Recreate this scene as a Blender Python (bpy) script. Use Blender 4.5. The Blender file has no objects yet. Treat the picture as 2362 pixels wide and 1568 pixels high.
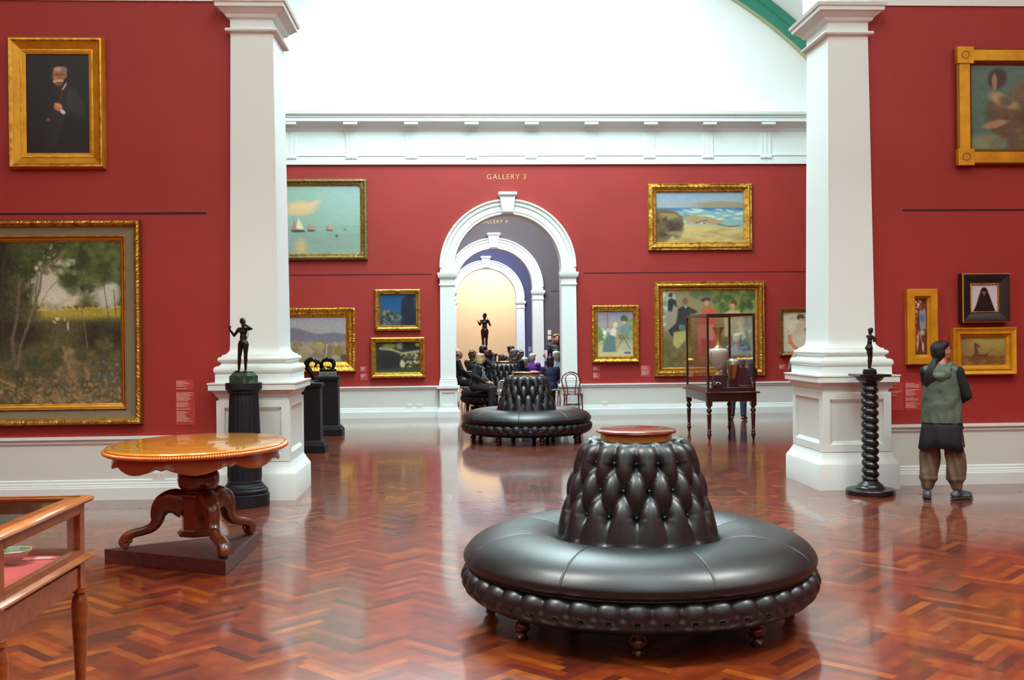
import bpy, bmesh, math, random
import numpy as np
from mathutils import Vector, Matrix, Quaternion
PI = math.pi
random.seed(7)
SC = bpy.context.scene
COL = SC.collection

# ------------------------------------------------------------------ view and camera
SC.view_settings.view_transform = 'Standard'
SC.view_settings.look = 'None'
SC.view_settings.gamma = 1.0
SC.view_settings.use_curve_mapping = False
SC.view_settings.exposure = 0.0
SC.cycles.use_denoising = True
SC.cycles.max_bounces = 7
SC.cycles.use_adaptive_sampling = True
SC.cycles.adaptive_threshold = 0.02
SC.cycles.diffuse_bounces = 4
SC.cycles.glossy_bounces = 3
SC.cycles.transmission_bounces = 6
SC.cycles.transparent_max_bounces = 10
SC.cycles.caustics_reflective = False
SC.cycles.caustics_refractive = False
SC.cycles.sample_clamp_indirect = 6.0

FPX, YAW, PITCH, ROLL = 2393.0, 0.05189, -0.00222, -0.01035
EYE = 1.6
cy_, sy_ = math.cos(YAW), math.sin(YAW)
CF = Vector((sy_ * math.cos(PITCH), cy_ * math.cos(PITCH), math.sin(PITCH)))
CR = Vector((cy_, -sy_, 0)); CU = CR.cross(CF)
R2 = CR * math.cos(ROLL) + CU * math.sin(ROLL)
U2 = CU * math.cos(ROLL) - CR * math.sin(ROLL)
cd = bpy.data.cameras.new('camera'); co = bpy.data.objects.new('camera', cd); COL.objects.link(co)
M = Matrix.Identity(4)
for i in range(3):
    M[i][0] = R2[i]; M[i][1] = U2[i]; M[i][2] = -CF[i]
M[0][3], M[1][3], M[2][3] = 0, 0, EYE
co.matrix_world = M
cd.sensor_width = 36.0; cd.lens = FPX / 2362 * 36.0
cd.clip_start = 0.05; cd.clip_end = 200
SC.camera = co
D1, D2 = 10.74, 21.15           # the two gallery walls
AX = 1.03                        # centre line of the enfilade
DZ = 0.639                       # top of the dado

# ------------------------------------------------------------------ materials
MATS = {}
def s2l(c):
    return tuple(((v / 255.0) / 12.92 if v / 255.0 <= 0.04045 else ((v / 255.0 + 0.055) / 1.055) ** 2.4) for v in c)
def mat(name, rgb=(200, 200, 200), rough=0.5, metal=0.0, spec=0.5, coat=0.0, coat_rough=0.1, noise=None, bump=None, attr=False, sheen=0.0, wave=None):
    if name in MATS: return MATS[name]
    m = bpy.data.materials.new(name); m.use_nodes = True
    nt = m.node_tree; b = nt.nodes['Principled BSDF']
    c = s2l(rgb)
    b.inputs['Base Color'].default_value = (*c, 1)
    b.inputs['Roughness'].default_value = rough
    b.inputs['Metallic'].default_value = metal
    b.inputs['Specular IOR Level'].default_value = spec
    b.inputs['Coat Weight'].default_value = coat
    b.inputs['Coat Roughness'].default_value = coat_rough
    b.inputs['Sheen Weight'].default_value = sheen
    tc = nt.nodes.new('ShaderNodeTexCoord')
    src = None
    if attr:
        a = nt.nodes.new('ShaderNodeVertexColor'); a.layer_name = 'Col'; src = a.outputs['Color']
    if noise:   # (second rgb, scale, lo, hi, (sx,sy,sz))
        c2, sc, lo, hi = noise[:4]
        n = nt.nodes.new('ShaderNodeTexNoise'); n.inputs['Scale'].default_value = sc; n.inputs['Detail'].default_value = 5
        if len(noise) > 4:
            mp = nt.nodes.new('ShaderNodeMapping'); mp.inputs['Scale'].default_value = noise[4]
            nt.links.new(tc.outputs['Object'], mp.inputs[0]); nt.links.new(mp.outputs[0], n.inputs[0])
        else:
            nt.links.new(tc.outputs['Object'], n.inputs[0])
        mr = nt.nodes.new('ShaderNodeMapRange'); mr.inputs[1].default_value = lo; mr.inputs[2].default_value = hi
        nt.links.new(n.outputs['Fac'], mr.inputs[0])
        mx = nt.nodes.new('ShaderNodeMix'); mx.data_type = 'RGBA'
        if attr:
            mx.blend_type = 'MULTIPLY'
            nt.links.new(src, mx.inputs[6]); mx.inputs[7].default_value = (*s2l(c2), 1)
        else:
            mx.inputs[6].default_value = (*c, 1); mx.inputs[7].default_value = (*s2l(c2), 1)
        nt.links.new(mr.outputs[0], mx.inputs[0]); src = mx.outputs[2]
    if wave:   # (second rgb, kind, scale, distortion, threshold): inlay and weave patterns
        c2, kind, sc, dist, th = wave
        w = nt.nodes.new('ShaderNodeTexWave'); w.wave_type = kind; w.inputs['Scale'].default_value = sc
        w.inputs['Distortion'].default_value = dist
        if kind == 'RINGS': w.rings_direction = 'Z'
        nt.links.new(tc.outputs['Object'], w.inputs[0])
        mr = nt.nodes.new('ShaderNodeMapRange'); mr.inputs[1].default_value = th - 0.1; mr.inputs[2].default_value = th + 0.1
        nt.links.new(w.outputs['Fac'], mr.inputs[0])
        mx = nt.nodes.new('ShaderNodeMix'); mx.data_type = 'RGBA'
        if src is None: mx.inputs[6].default_value = (*c, 1)
        else: nt.links.new(src, mx.inputs[6])
        mx.inputs[7].default_value = (*s2l(c2), 1)
        nt.links.new(mr.outputs[0], mx.inputs[0]); src = mx.outputs[2]
    if src is not None: nt.links.new(src, b.inputs['Base Color'])
    if bump:   # (scale, distance)
        n = nt.nodes.new('ShaderNodeTexNoise'); n.inputs['Scale'].default_value = bump[0]; n.inputs['Detail'].default_value = 4
        nt.links.new(tc.outputs['Object'], n.inputs[0])
        bp = nt.nodes.new('ShaderNodeBump'); bp.inputs['Distance'].default_value = bump[1]; bp.inputs['Strength'].default_value = 1.0
        nt.links.new(n.outputs['Fac'], bp.inputs['Height']); nt.links.new(bp.outputs[0], b.inputs['Normal'])
    MATS[name] = m
    return m
def glass_mat():
    m = bpy.data.materials.new('case_glass'); m.use_nodes = True; nt = m.node_tree
    nt.nodes.clear(); o = nt.nodes.new('ShaderNodeOutputMaterial'); t = nt.nodes.new('ShaderNodeBsdfTransparent')
    t.inputs[0].default_value = (0.975, 0.99, 0.985, 1)
    g = nt.nodes.new('ShaderNodeBsdfGlossy'); g.inputs['Roughness'].default_value = 0.02
    lw = nt.nodes.new('ShaderNodeLayerWeight'); lw.inputs[0].default_value = 0.5
    p_ = nt.nodes.new('ShaderNodeMath'); p_.operation = 'POWER'; p_.inputs[1].default_value = 4.0; nt.links.new(lw.outputs['Facing'], p_.inputs[0])
    f = nt.nodes.new('ShaderNodeMath'); f.operation = 'MULTIPLY_ADD'; f.inputs[1].default_value = 0.7; f.inputs[2].default_value = 0.045; nt.links.new(p_.outputs[0], f.inputs[0])
    mx = nt.nodes.new('ShaderNodeMixShader')
    nt.links.new(f.outputs[0], mx.inputs[0]); nt.links.new(t.outputs[0], mx.inputs[1]); nt.links.new(g.outputs[0], mx.inputs[2])
    nt.links.new(mx.outputs[0], o.inputs[0]); return m
GLASS = glass_mat()
RED = mat('red_wall_paint', (154, 38, 32), 0.62, spec=0.5, noise=((147, 35, 29), 1.2, 0.35, 0.65), bump=(220, 0.0006))
REDG = mat('grey_wall_paint', (96, 92, 96), 0.7, spec=0.3, bump=(220, 0.0006))
BLUEG = mat('blue_grey_wall_paint', (72, 74, 104), 0.7, spec=0.3, bump=(220, 0.0006))
PEACH = mat('peach_wall_paint', (226, 204, 178), 0.75, spec=0.3)
WHITE = mat('white_gloss_trim', (224, 236, 232), 0.42, spec=0.4)
WALLW = mat('white_plaster', (232, 235, 232), 0.8, spec=0.2, bump=(120, 0.0008))
DADO = mat('dado_paint', (210, 217, 208), 0.5, spec=0.35)
GREEN = mat('green_rib_paint', (52, 128, 104), 0.5)
TAN = mat('tan_rib_edge', (172, 170, 128), 0.5)
SLOT = mat('wall_slot_shadow_gap', (40, 12, 14), 0.8)
GOLD = mat('gilt', (216, 170, 74), 0.38, metal=0.75, noise=((150, 100, 34), 14, 0.4, 0.68))
GOLDB = mat('bright_gilt', (226, 178, 70), 0.34, metal=0.8, noise=((170, 118, 36), 22, 0.42, 0.66))
GOLDY = mat('plain_yellow_gilt', (214, 156, 26), 0.5, metal=0.45, noise=((190, 132, 20), 6, 0.4, 0.7))
GOLDD = mat('old_dark_gilt', (150, 128, 78), 0.42, metal=0.65, noise=((104, 88, 52), 26, 0.4, 0.68))
GOLDR = mat('red_bole_gilt', (140, 82, 26), 0.45, metal=0.5)
MATG = mat('grey_linen_slip', (128, 120, 92), 0.85, noise=((110, 102, 78), 200, 0.3, 0.7))
BLACKF = mat('black_frame_wood', (26, 26, 28), 0.35)
LEATHER = mat('black_leather', (10, 15, 18), 0.37, spec=0.6, noise=((15, 21, 25), 5, 0.4, 0.7), bump=(260, 0.0005))
LBTN = mat('leather_button', (14, 15, 16), 0.3, spec=0.6)
MAHOG = mat('mahogany', (120, 44, 22), 0.22, coat=0.6, coat_rough=0.08, noise=((78, 26, 14), 9, 0.35, 0.65, (1, 6, 6)))
DKMAHOG = mat('dark_mahogany', (70, 32, 18), 0.3, coat=0.4, noise=((42, 18, 10), 12, 0.35, 0.65, (4, 4, 1)))
DARKW = mat('dark_platform_wood', (82, 38, 28), 0.4, coat=0.2, noise=((56, 28, 26), 7, 0.35, 0.65, (1, 5, 5)))
CASEW = mat('warm_polished_timber', (136, 70, 28), 0.28, coat=0.5, coat_rough=0.1, noise=((108, 50, 20), 6, 0.35, 0.68, (1, 5, 5)))
CASEL = mat('pale_polished_moulding', (176, 104, 52), 0.25, coat=0.6, coat_rough=0.08, noise=((150, 84, 40), 7, 0.35, 0.68, (5, 1, 5)))
EBONY = mat('ebonised_wood', (13, 14, 17), 0.3, coat=0.3, coat_rough=0.12)
BLKPED = mat('black_painted_pedestal', (22, 24, 30), 0.55, spec=0.3, noise=((14, 15, 20), 90, 0.3, 0.7))
BRONZE = mat('dark_bronze', (52, 46, 36), 0.34, metal=0.7, noise=((26, 26, 24), 14, 0.35, 0.65))
BRONZEG = mat('green_black_bronze', (22, 36, 36), 0.22, metal=0.7, noise=((10, 18, 20), 10, 0.35, 0.65))
BRONZEB = mat('brown_bronze', (74, 44, 30), 0.32, metal=0.6, noise=((40, 24, 18), 6, 0.35, 0.65))
VERD = mat('green_marble', (30, 62, 46), 0.25, noise=((84, 110, 88), 18, 0.5, 0.72))
STONE = mat('grey_green_stone', (92, 104, 84), 0.5, noise=((60, 70, 58), 30, 0.4, 0.65))
FELT = mat('rose_case_lining', (176, 66, 66), 0.9, noise=((164, 58, 58), 60, 0.3, 0.7))
GREYF = mat('grey_case_floor', (108, 120, 124), 0.35)
MAROON = mat('maroon_stand', (62, 22, 36), 0.45)
CHROME = mat('silver', (210, 212, 214), 0.2, metal=1.0)
CHAIRM = mat('pale_chair_metal', (196, 196, 190), 0.4, metal=0.3)
CHAIRP = mat('grey_chair_panel', (126, 130, 116), 0.5)
BENT = mat('bentwood', (92, 36, 32), 0.3, coat=0.4)
PLAST = mat('white_plastic', (226, 226, 220), 0.4)
PAPER = mat('white_paper', (238, 240, 244), 0.8)
LPANEL = mat('label_panel', (176, 72, 74), 0.45)
LPANELR = mat('label_panel_clear', (180, 66, 62), 0.3)
LPANELB = mat('label_panel_blue', (92, 94, 120), 0.4)
LTEXT = mat('label_text', (226, 196, 190), 0.6)
SIGN = mat('sign_gold_lettering', (226, 200, 130), 0.5)

# ------------------------------------------------------------------ mesh building
class MB:
    def __init__(s): s.v = []; s.f = []; s.m = []; s.mats = []
    def mi(s, m):
        if m is None: return 0
        if m not in s.mats: s.mats.append(m)
        return s.mats.index(m)
    def add(s, verts, faces, m=None, M=None):
        o = len(s.v)
        if M is not None: verts = [M @ Vector(v) for v in verts]
        s.v += [tuple(v) for v in verts]; k = s.mi(m)
        for f in faces: s.f.append(tuple(i + o for i in f)); s.m.append(k)
        return s
    def box(s, x0, x1, y0, y1, z0, z1, m=None, M=None):
        v = [(x0, y0, z0), (x1, y0, z0), (x1, y1, z0), (x0, y1, z0), (x0, y0, z1), (x1, y0, z1), (x1, y1, z1), (x0, y1, z1)]
        return s.add(v, [(0, 3, 2, 1), (4, 5, 6, 7), (0, 1, 5, 4), (1, 2, 6, 5), (2, 3, 7, 6), (3, 0, 4, 7)], m, M)
    def lathe(s, prof, n=32, m=None, M=None, c=(0, 0), cap=True, ell=(1, 1)):
        v = []; f = []
        for r, z in prof:
            for k in range(n):
                a = 2 * PI * k / n; v.append((c[0] + r * ell[0] * math.cos(a), c[1] + r * ell[1] * math.sin(a), z))
        L = len(prof)
        for i in range(L - 1):
            for k in range(n):
                f.append((i * n + k, i * n + (k + 1) % n, (i + 1) * n + (k + 1) % n, (i + 1) * n + k))
        if cap:
            f.append(tuple(reversed(range(n)))); f.append(tuple((L - 1) * n + k for k in range(n)))
        return s.add(v, f, m, M)
    def loft(s, levels, m=None, M=None, c=(0, 0)):   # rectangular sections (z, hx, hy)
        v = []; f = []
        for z, hx, hy in levels:
            v += [(c[0] - hx, c[1] - hy, z), (c[0] + hx, c[1] - hy, z), (c[0] + hx, c[1] + hy, z), (c[0] - hx, c[1] + hy, z)]
        for i in range(len(levels) - 1):
            for k in range(4): f.append((i * 4 + k, i * 4 + (k + 1) % 4, i * 4 + 4 + (k + 1) % 4, i * 4 + 4 + k))
        f.append((3, 2, 1, 0)); q = (len(levels) - 1) * 4; f.append((q, q + 1, q + 2, q + 3))
        return s.add(v, f, m, M)
    def prism(s, poly, y0, y1, m=None, M=None):      # polygon in XZ, extruded in Y
        n = len(poly); v = [(p[0], y0, p[1]) for p in poly] + [(p[0], y1, p[1]) for p in poly]
        f = [tuple(range(n)), tuple(range(2 * n - 1, n - 1, -1))]
        for k in range(n): f.append((k, n + k, n + (k + 1) % n, (k + 1) % n))
        return s.add(v, f, m, M)
    def tube(s, pts, r, n=10, m=None, M=None, closed=False, flat=None):
        pts = [Vector(p) for p in pts]; L = len(pts)
        rr = r if isinstance(r, (list, tuple)) else [r] * L
        v = []; f = []; up = None
        for i in range(L):
            if closed: t = pts[(i + 1) % L] - pts[i - 1]
            else: t = pts[min(i + 1, L - 1)] - pts[max(i - 1, 0)]
            t.normalize()
            if up is None:
                up = t.orthogonal().normalized() if flat is None else Vector(flat)
            up = (up - t * up.dot(t)).normalized(); w = t.cross(up)
            for k in range(n):
                a = 2 * PI * k / n; v.append(pts[i] + up * (rr[i] * math.cos(a)) + w * (rr[i] * math.sin(a)))
        for i in range(L if closed else L - 1):
            j = (i + 1) % L
            for k in range(n): f.append((i * n + k, i * n + (k + 1) % n, j * n + (k + 1) % n, j * n + k))
        if not closed:
            f.append(tuple(reversed(range(n)))); f.append(tuple((L - 1) * n + k for k in range(n)))
        return s.add(v, f, m, M)
    def ball(s, c, r, m=None, nu=14, nv=9, M=None, R=None):
        if not isinstance(r, (list, tuple)): r = (r, r, r)
        v = []; f = []
        for i in range(1, nv):
            ph = PI * i / nv
            for k in range(nu):
                a = 2 * PI * k / nu
                p = Vector((r[0] * math.sin(ph) * math.cos(a), r[1] * math.sin(ph) * math.sin(a), r[2] * math.cos(ph)))
                if R is not None: p = R @ p
                v.append(p + Vector(c))
        t = Vector((0, 0, r[2])); b = Vector((0, 0, -r[2]))
        if R is not None: t = R @ t; b = R @ b
        v.append(t + Vector(c)); v.append(b + Vector(c)); T = len(v) - 2
        for i in range(nv - 2):
            for k in range(nu): f.append((i * nu + k, (i + 1) * nu + k, (i + 1) * nu + (k + 1) % nu, i * nu + (k + 1) % nu))
        for k in range(nu):
            f.append((T, k, (k + 1) % nu)); f.append((T + 1, (nv - 2) * nu + (k + 1) % nu, (nv - 2) * nu + k))
        return s.add(v, f, m, M)
    def cone(s, a, ra, b, rb, m=None, n=12, M=None):  # round-ended tapered limb
        a = Vector(a); b = Vector(b); t = b - a; L = t.length
        if L < 1e-5: return s.ball(a, ra, m)
        t.normalize(); pts = []; rr = []
        for k in (80, 55, 28): pts.append(a - t * ra * math.sin(math.radians(k))); rr.append(ra * math.cos(math.radians(k)))
        for k in range(5):
            q = k / 4; pts.append(a + t * L * q); rr.append(ra + (rb - ra) * q)
        for k in (28, 55, 80): pts.append(b + t * rb * math.sin(math.radians(k))); rr.append(rb * math.cos(math.radians(k)))
        return s.tube(pts, rr, n, m, M)
    def build(s, name, m=None, parent=None, smooth=None, loc=None, bevel=None, remesh=None, sm_it=2):
        me = bpy.data.meshes.new(name); me.from_pydata(s.v, [], s.f); me.update()
        mats = s.mats if s.mats else [m]
        for q in mats: me.materials.append(q if q is not None else m)
        if s.mats: me.polygons.foreach_set('material_index', s.m)
        o = bpy.data.objects.new(name, me); COL.objects.link(o)
        if remesh:
            md = o.modifiers.new('r', 'REMESH'); md.mode = 'VOXEL'; md.voxel_size = remesh; md.use_smooth_shade = True
            if sm_it:
                k = o.modifiers.new('s', 'SMOOTH'); k.factor = 0.5; k.iterations = sm_it
            dg = bpy.context.evaluated_depsgraph_get(); ev = o.evaluated_get(dg)
            nm = bpy.data.meshes.new_from_object(ev); o.modifiers.clear(); o.data = nm; bpy.data.meshes.remove(me); me = nm
            me.name = name
            if not me.materials: me.materials.append(m)
            me.polygons.foreach_set('use_smooth', [True] * len(me.polygons))
        elif smooth is not None:
            me.polygons.foreach_set('use_smooth', [True] * len(me.polygons))
            if smooth < 180: me.set_sharp_from_angle(angle=math.radians(smooth))
        if bevel:
            md = o.modifiers.new('b', 'BEVEL'); md.width = bevel; md.segments = 2; md.limit_method = 'ANGLE'
        if parent is not None: o.parent = parent
        if loc is not None: o.location = loc
        return o
def tag(o, label=None, cat=None, group=None, kind=None):
    if label: o['label'] = label
    if cat: o['category'] = cat
    if group: o['group'] = group
    if kind: o['kind'] = kind
    return o
def empty(name, loc, label=None, cat=None, rz=0, group=None):
    o = bpy.data.objects.new(name, None); COL.objects.link(o); o.location = loc; o.rotation_euler = (0, 0, rz); o.empty_display_size = 0.1
    return tag(o, label, cat, group)
def copy_tree(o, parent=None):
    c = o.copy(); COL.objects.link(c); c.parent = parent
    for ch in list(o.children): copy_tree(ch, c)
    return c
def struct(mb, name, m=None, smooth=None, bevel=None):
    return tag(mb.build(name, m, None, smooth, bevel=bevel), kind='structure')
def arc(c, r, a0, a1, n, flat='xz', y=0):
    return [(c[0] + r * math.cos(math.radians(a0 + (a1 - a0) * i / n)), c[1] + r * math.sin(math.radians(a0 + (a1 - a0) * i / n))) for i in range(n + 1)]

# ------------------------------------------------------------------ floor: herringbone parquet
def build_floor():
    L, W = 0.36, 0.06
    n = 6
    c45 = math.cos(PI / 4)
    quads = []
    rng = random.Random(3)
    pal = [(166, 64, 8), (154, 56, 7), (172, 72, 10), (138, 46, 7), (186, 88, 16), (160, 62, 7), (112, 38, 9), (168, 67, 8), (148, 53, 6), (198, 100, 20), (124, 42, 8), (162, 64, 8), (156, 58, 8)]
    Y0, Y1 = -5.0, 30.0
    def inside(x, y):
        if y < Y0 or y > Y1: return False
        if y > 21.8: return -3.0 < x < 6.5
        if y > 11: return -5.2 < x < 8.2
        return -5.4 < x < 8.2 and (y > 3 or abs(x) < 4)
    def put(x0, y0, x1, y1):
        cx, cy = (x0 + x1) / 2, (y0 + y1) / 2
        X = (cx - cy) * c45; Yq = (cx + cy) * c45
        if not inside(X, Yq): return
        if 10.22 < Yq < 10.68: return
        quads.append([((a - b) * c45, (a + b) * c45) for a, b in ((x0, y0), (x1, y0), (x1, y1), (x0, y1))])
    rngi = int(52 / W)
    per = 2 * n
    for i in range(-int(12 / W), int(32 / W)):
        for j in range(-70, 70):
            bx = i + j * per
            X = ((bx + n / 2) * W - i * W) * c45; Yq = ((bx + n / 2) * W + i * W) * c45
            if not (-6.2 < X < 9.2 and Y0 - 0.6 < Yq < Y1 + 0.6): continue
            put(bx * W, i * W, (bx + n) * W, (i + 1) * W)
    # upright boards: column c covers rows c-2n+1 .. c-n (mod 2n)
    for c in range(-int(16 / W), int(32 / W)):
        for j in range(-70, 70):
            r0 = c - per + 1 + j * per
            X = ((c + .5) * W - (r0 + n / 2) * W) * c45; Yq = ((c + .5) * W + (r0 + n / 2) * W) * c45
            if not (-6.2 < X < 9.2 and Y0 - 0.6 < Yq < Y1 + 0.6): continue
            put(c * W, r0 * W, (c + 1) * W, (r0 + n) * W)
    nh = len(quads)
    # a straight border course runs across the opening between the rooms
    x = -6.0
    while x < 8.5:
        w = 0.075
        quads.append([(x, 10.28), (x + w, 10.28), (x + w, 10.62), (x, 10.62)]); x += w
    for yb in (10.12, 10.2, 10.62, 10.70):
        x = -6.0 + rng.random()
        while x < 8.5:
            l = 0.5 + rng.random() * 0.5
            quads.append([(x, yb), (x + l, yb), (x + l, yb + 0.08), (x, yb + 0.08)]); x += l
    v = []; f = []; cols = []
    for qi, q in enumerate(quads):
        o = len(v); v += [(p[0], p[1], 0.0 if qi < nh else 0.0006) for p in q]; f.append((o, o + 1, o + 2, o + 3))
        c = s2l(pal[rng.randrange(len(pal))]); k = 0.39 + rng.random() * 0.14
        cols.append((c[0] * k, c[1] * k, c[2] * k, 1))
    nq = len(v)
    v += [(-8, -6, -0.002), (10, -6, -0.002), (10, 46, -0.002), (-8, 46, -0.002)]
    f.append((nq, nq + 1, nq + 2, nq + 3)); cols.append((*s2l((104, 42, 24)), 1))
    me = bpy.data.meshes.new('floor'); me.from_pydata(v, [], f)
    a = me.color_attributes.new('Col', 'FLOAT_COLOR', 'CORNER')
    a.data.foreach_set('color', np.repeat(np.array(cols, dtype=np.float32), 4, axis=0).ravel())
    me.materials.append(FLOORM)
    o = bpy.data.objects.new('floor', me); COL.objects.link(o); tag(o, kind='structure')
FLOORM = mat('polished_jarrah_parquet', rough=0.42, spec=0.4, coat=1.0, coat_rough=0.10, attr=True, noise=((206, 186, 176), 9, 0.35, 0.7))
def tweak_floor():
    nt = FLOORM.node_tree; b = nt.nodes['Principled BSDF']; b.inputs['Coat IOR'].default_value = 1.5
    tc = nt.nodes.new('ShaderNodeTexCoord'); n = nt.nodes.new('ShaderNodeTexNoise'); n.inputs['Scale'].default_value = 6.0; n.inputs['Detail'].default_value = 3
    nt.links.new(tc.outputs['Object'], n.inputs[0]); bp = nt.nodes.new('ShaderNodeBump'); bp.inputs['Distance'].default_value = 0.0006
    nt.links.new(n.outputs['Fac'], bp.inputs['Height']); nt.links.new(bp.outputs[0], b.inputs['Coat Normal'])
tweak_floor()
build_floor()

# ------------------------------------------------------------------ architecture
XL, XR = -6.4, 8.46
def arch_pts(cx, hw, spring, n=28):
    return [(cx - hw, 0)] + [(cx + hw * math.cos(math.radians(180 - 180 * i / n)), spring + hw * math.sin(math.radians(180 - 180 * i / n))) for i in range(n + 1)] + [(cx + hw, 0)]
def arch_wall(mb, x0, x1, z1, ya, yb, cx=AX, hw=1.09, spring=3.03, m=None, soff=WHITE):
    P = arch_pts(cx, hw, spring)
    for y, flip in ((ya, False), (yb, True)):
        def q(a, b, c, d): mb.add([(a[0], y, a[1]), (b[0], y, b[1]), (c[0], y, c[1]), (d[0], y, d[1])], [(0, 1, 2, 3) if not flip else (3, 2, 1, 0)], m)
        q((x0, 0), (cx - hw, 0), (cx - hw, z1), (x0, z1)); q((cx + hw, 0), (x1, 0), (x1, z1), (cx + hw, z1))
        for i in range(1, len(P) - 2): q(P[i], P[i + 1], (P[i + 1][0], z1), (P[i][0], z1))
    for i in range(len(P) - 1):
        a, b = P[i], P[i + 1]
        mb.add([(a[0], ya, a[1]), (a[0], yb, a[1]), (b[0], yb, b[1]), (b[0], ya, b[1])], [(0, 1, 2, 3)], soff)
    mb.box(x0, x0 + 0.01, ya, yb, 0, z1, m); mb.box(x1 - 0.01, x1, ya, yb, 0, z1, m)
def archway(Y, ypl=None):
    """pilasters, archivolt, impost and keystone trim round an arched opening in a wall whose face is at Y"""
    mb = MB()
    sp = 3.03
    # archivolt: stepped bands swept round the arch
    prof = [(1.09, 0.0), (1.09, 0.05), (1.135, 0.05), (1.145, 0.062), (1.26, 0.062), (1.27, 0.085), (1.33, 0.09), (1.355, 0.12), (1.39, 0.12), (1.40, 0.0)]
    n = 48; v = []; f = []
    for i in range(n + 1):
        a = PI - PI * i / n
        for r, d in prof: v.append((AX + r * math.cos(a), Y - d, sp + r * math.sin(a)))
    k = len(prof)
    for i in range(n):
        for j in range(k - 1): f.append((i * k + j, i * k + j + 1, (i + 1) * k + j + 1, (i + 1) * k + j))
    mb.add(v, f, WHITE)
    for s in (-1, 1):
        c = AX + s * 1.236; hw = 0.147
        mb.loft([(0.70, hw + 0.012, 0.052), (2.70, hw, 0.05)], WHITE, c=(c, Y - 0.045))
        # shaft base mouldings
        mb.loft([(0.64, 0.185, 0.1), (0.70, 0.185, 0.1), (0.71, 0.175, 0.09), (0.73, 0.182, 0.095), (0.75, 0.17, 0.08), (0.775, 0.175, 0.085), (0.79, 0.158, 0.06)], WHITE, c=(c, Y - 0.045))
        # impost
        mb.loft([(2.66, hw, 0.05), (2.67, 0.165, 0.07), (2.70, 0.165, 0.07), (2.71, hw + .005, 0.055), (2.79, hw + .005, 0.055), (2.83, 0.18, 0.09), (2.85, 0.19, 0.1), (2.92, 0.20, 0.11), (2.93, 0.2, 0.11), (2.93, hw, 0.05), (3.03, hw, 0.05)], WHITE, c=(c, Y - 0.045))
        # pedestal with a sunk panel
        mb.loft([(0, 0.225, 0.13), (0.12, 0.225, 0.13), (0.135, 0.215, 0.12), (0.17, 0.2, 0.10), (0.20, 0.195, 0.095), (0.20, 0.178, 0.075), (0.54, 0.178, 0.075), (0.565, 0.19, 0.09), (0.58, 0.205, 0.11), (0.59, 0.23, 0.13), (0.64, 0.23, 0.13)], WHITE, c=(c, Y - 0.05))
        yf = Y - 0.05 - 0.075
        mb.box(c - 0.178, c + 0.178, yf - 0.016, yf, 0.20, 0.25, WHITE); mb.box(c - 0.178, c + 0.178, yf - 0.016, yf, 0.50, 0.545, WHITE)
        mb.box(c - 0.178, c - 0.13, yf - 0.016, yf, 0.25, 0.50, WHITE); mb.box(c + 0.13, c + 0.178, yf - 0.016, yf, 0.25, 0.50, WHITE)
    struct(mb, 'trim_1', WHITE, smooth=25)
    kb = MB()
    def trap(z0, h0, z1, h1, d0, d1):
        kb.add([(AX - h0, Y - d0, z0), (AX + h0, Y - d0, z0), (AX + h1, Y - d1, z1), (AX - h1, Y - d1, z1), (AX - h0, Y, z0), (AX + h0, Y, z0), (AX + h1, Y, z1), (AX - h1, Y, z1)],
               [(0, 1, 2, 3), (0, 3, 7, 4), (1, 5, 6, 2), (0, 4, 5, 1), (3, 2, 6, 7)], WHITE)
    trap(4.12, 0.125, 4.15, 0.13, 0.16, 0.16); trap(4.15, 0.11, 4.46, 0.155, 0.19, 0.21); trap(4.46, 0.165, 4.49, 0.18, 0.22, 0.24); trap(4.49, 0.186, 4.54, 0.19, 0.25, 0.26); trap(4.54, 0.17, 4.56, 0.165, 0.2, 0.16)
    struct(kb, 'trim_2', WHITE)

def dado_run(x0, x1, Y, names):
    """dado panel, its cap moulding and the baseboard on a wall face at Y"""
    mb = MB(); mb.box(x0, x1, Y - 0.012, Y, 0.0, DZ - 0.03, DADO); struct(mb, names[0], DADO)
    mb = MB(); mb.prism([(0, 0), (0, 0)], 0, 0) if False else None
    def run(prof, m, nm):
        b = MB(); v = []; f = []
        for x in (x0, x1):
            for d, z in prof: v.append((x, Y - d, z))
        k = len(prof)
        for j in range(k - 1): f.append((j, k + j, k + j + 1, j + 1))
        f.append(tuple(range(k))); f.append(tuple(range(2 * k - 1, k - 1, -1)))
        b.add(v, f, m); struct(b, nm, m, smooth=20)
    run([(0.0, DZ - 0.085), (0.016, DZ - 0.085), (0.022, DZ - 0.07), (0.03, DZ - 0.065), (0.03, DZ - 0.045), (0.045, DZ - 0.03), (0.055, DZ - 0.025), (0.055, DZ), (0.0, DZ + 0.002)], WHITE, names[1])
    run([(0.0, 0.0), (0.05, 0.0), (0.05, 0.12), (0.044, 0.13), (0.044, 0.14), (0.036, 0.146), (0.036, 0.165), (0.026, 0.172), (0.026, 0.195), (0.014, 0.205), (0.0, 0.205)], WHITE, names[2])

# back wall of the far red room, with its arch
mb = MB(); arch_wall(mb, XL, XR, 5.16, D2, D2 + 0.4, m=RED); struct(mb, 'wall_back', RED)
mb = MB(); mb.box(XL, XR, D2 - 0.01, D2 + 0.4, 5.14, 10.9, WALLW); struct(mb, 'wall_lunette', WALLW)
archway(D2)
dado_run(XL, AX - 1.41, D2, ('trim_3', 'trim_4', 'baseboard_back')); dado_run(AX + 1.41, XR, D2, ('trim_3', 'trim_4', 'baseboard_back'))
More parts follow.
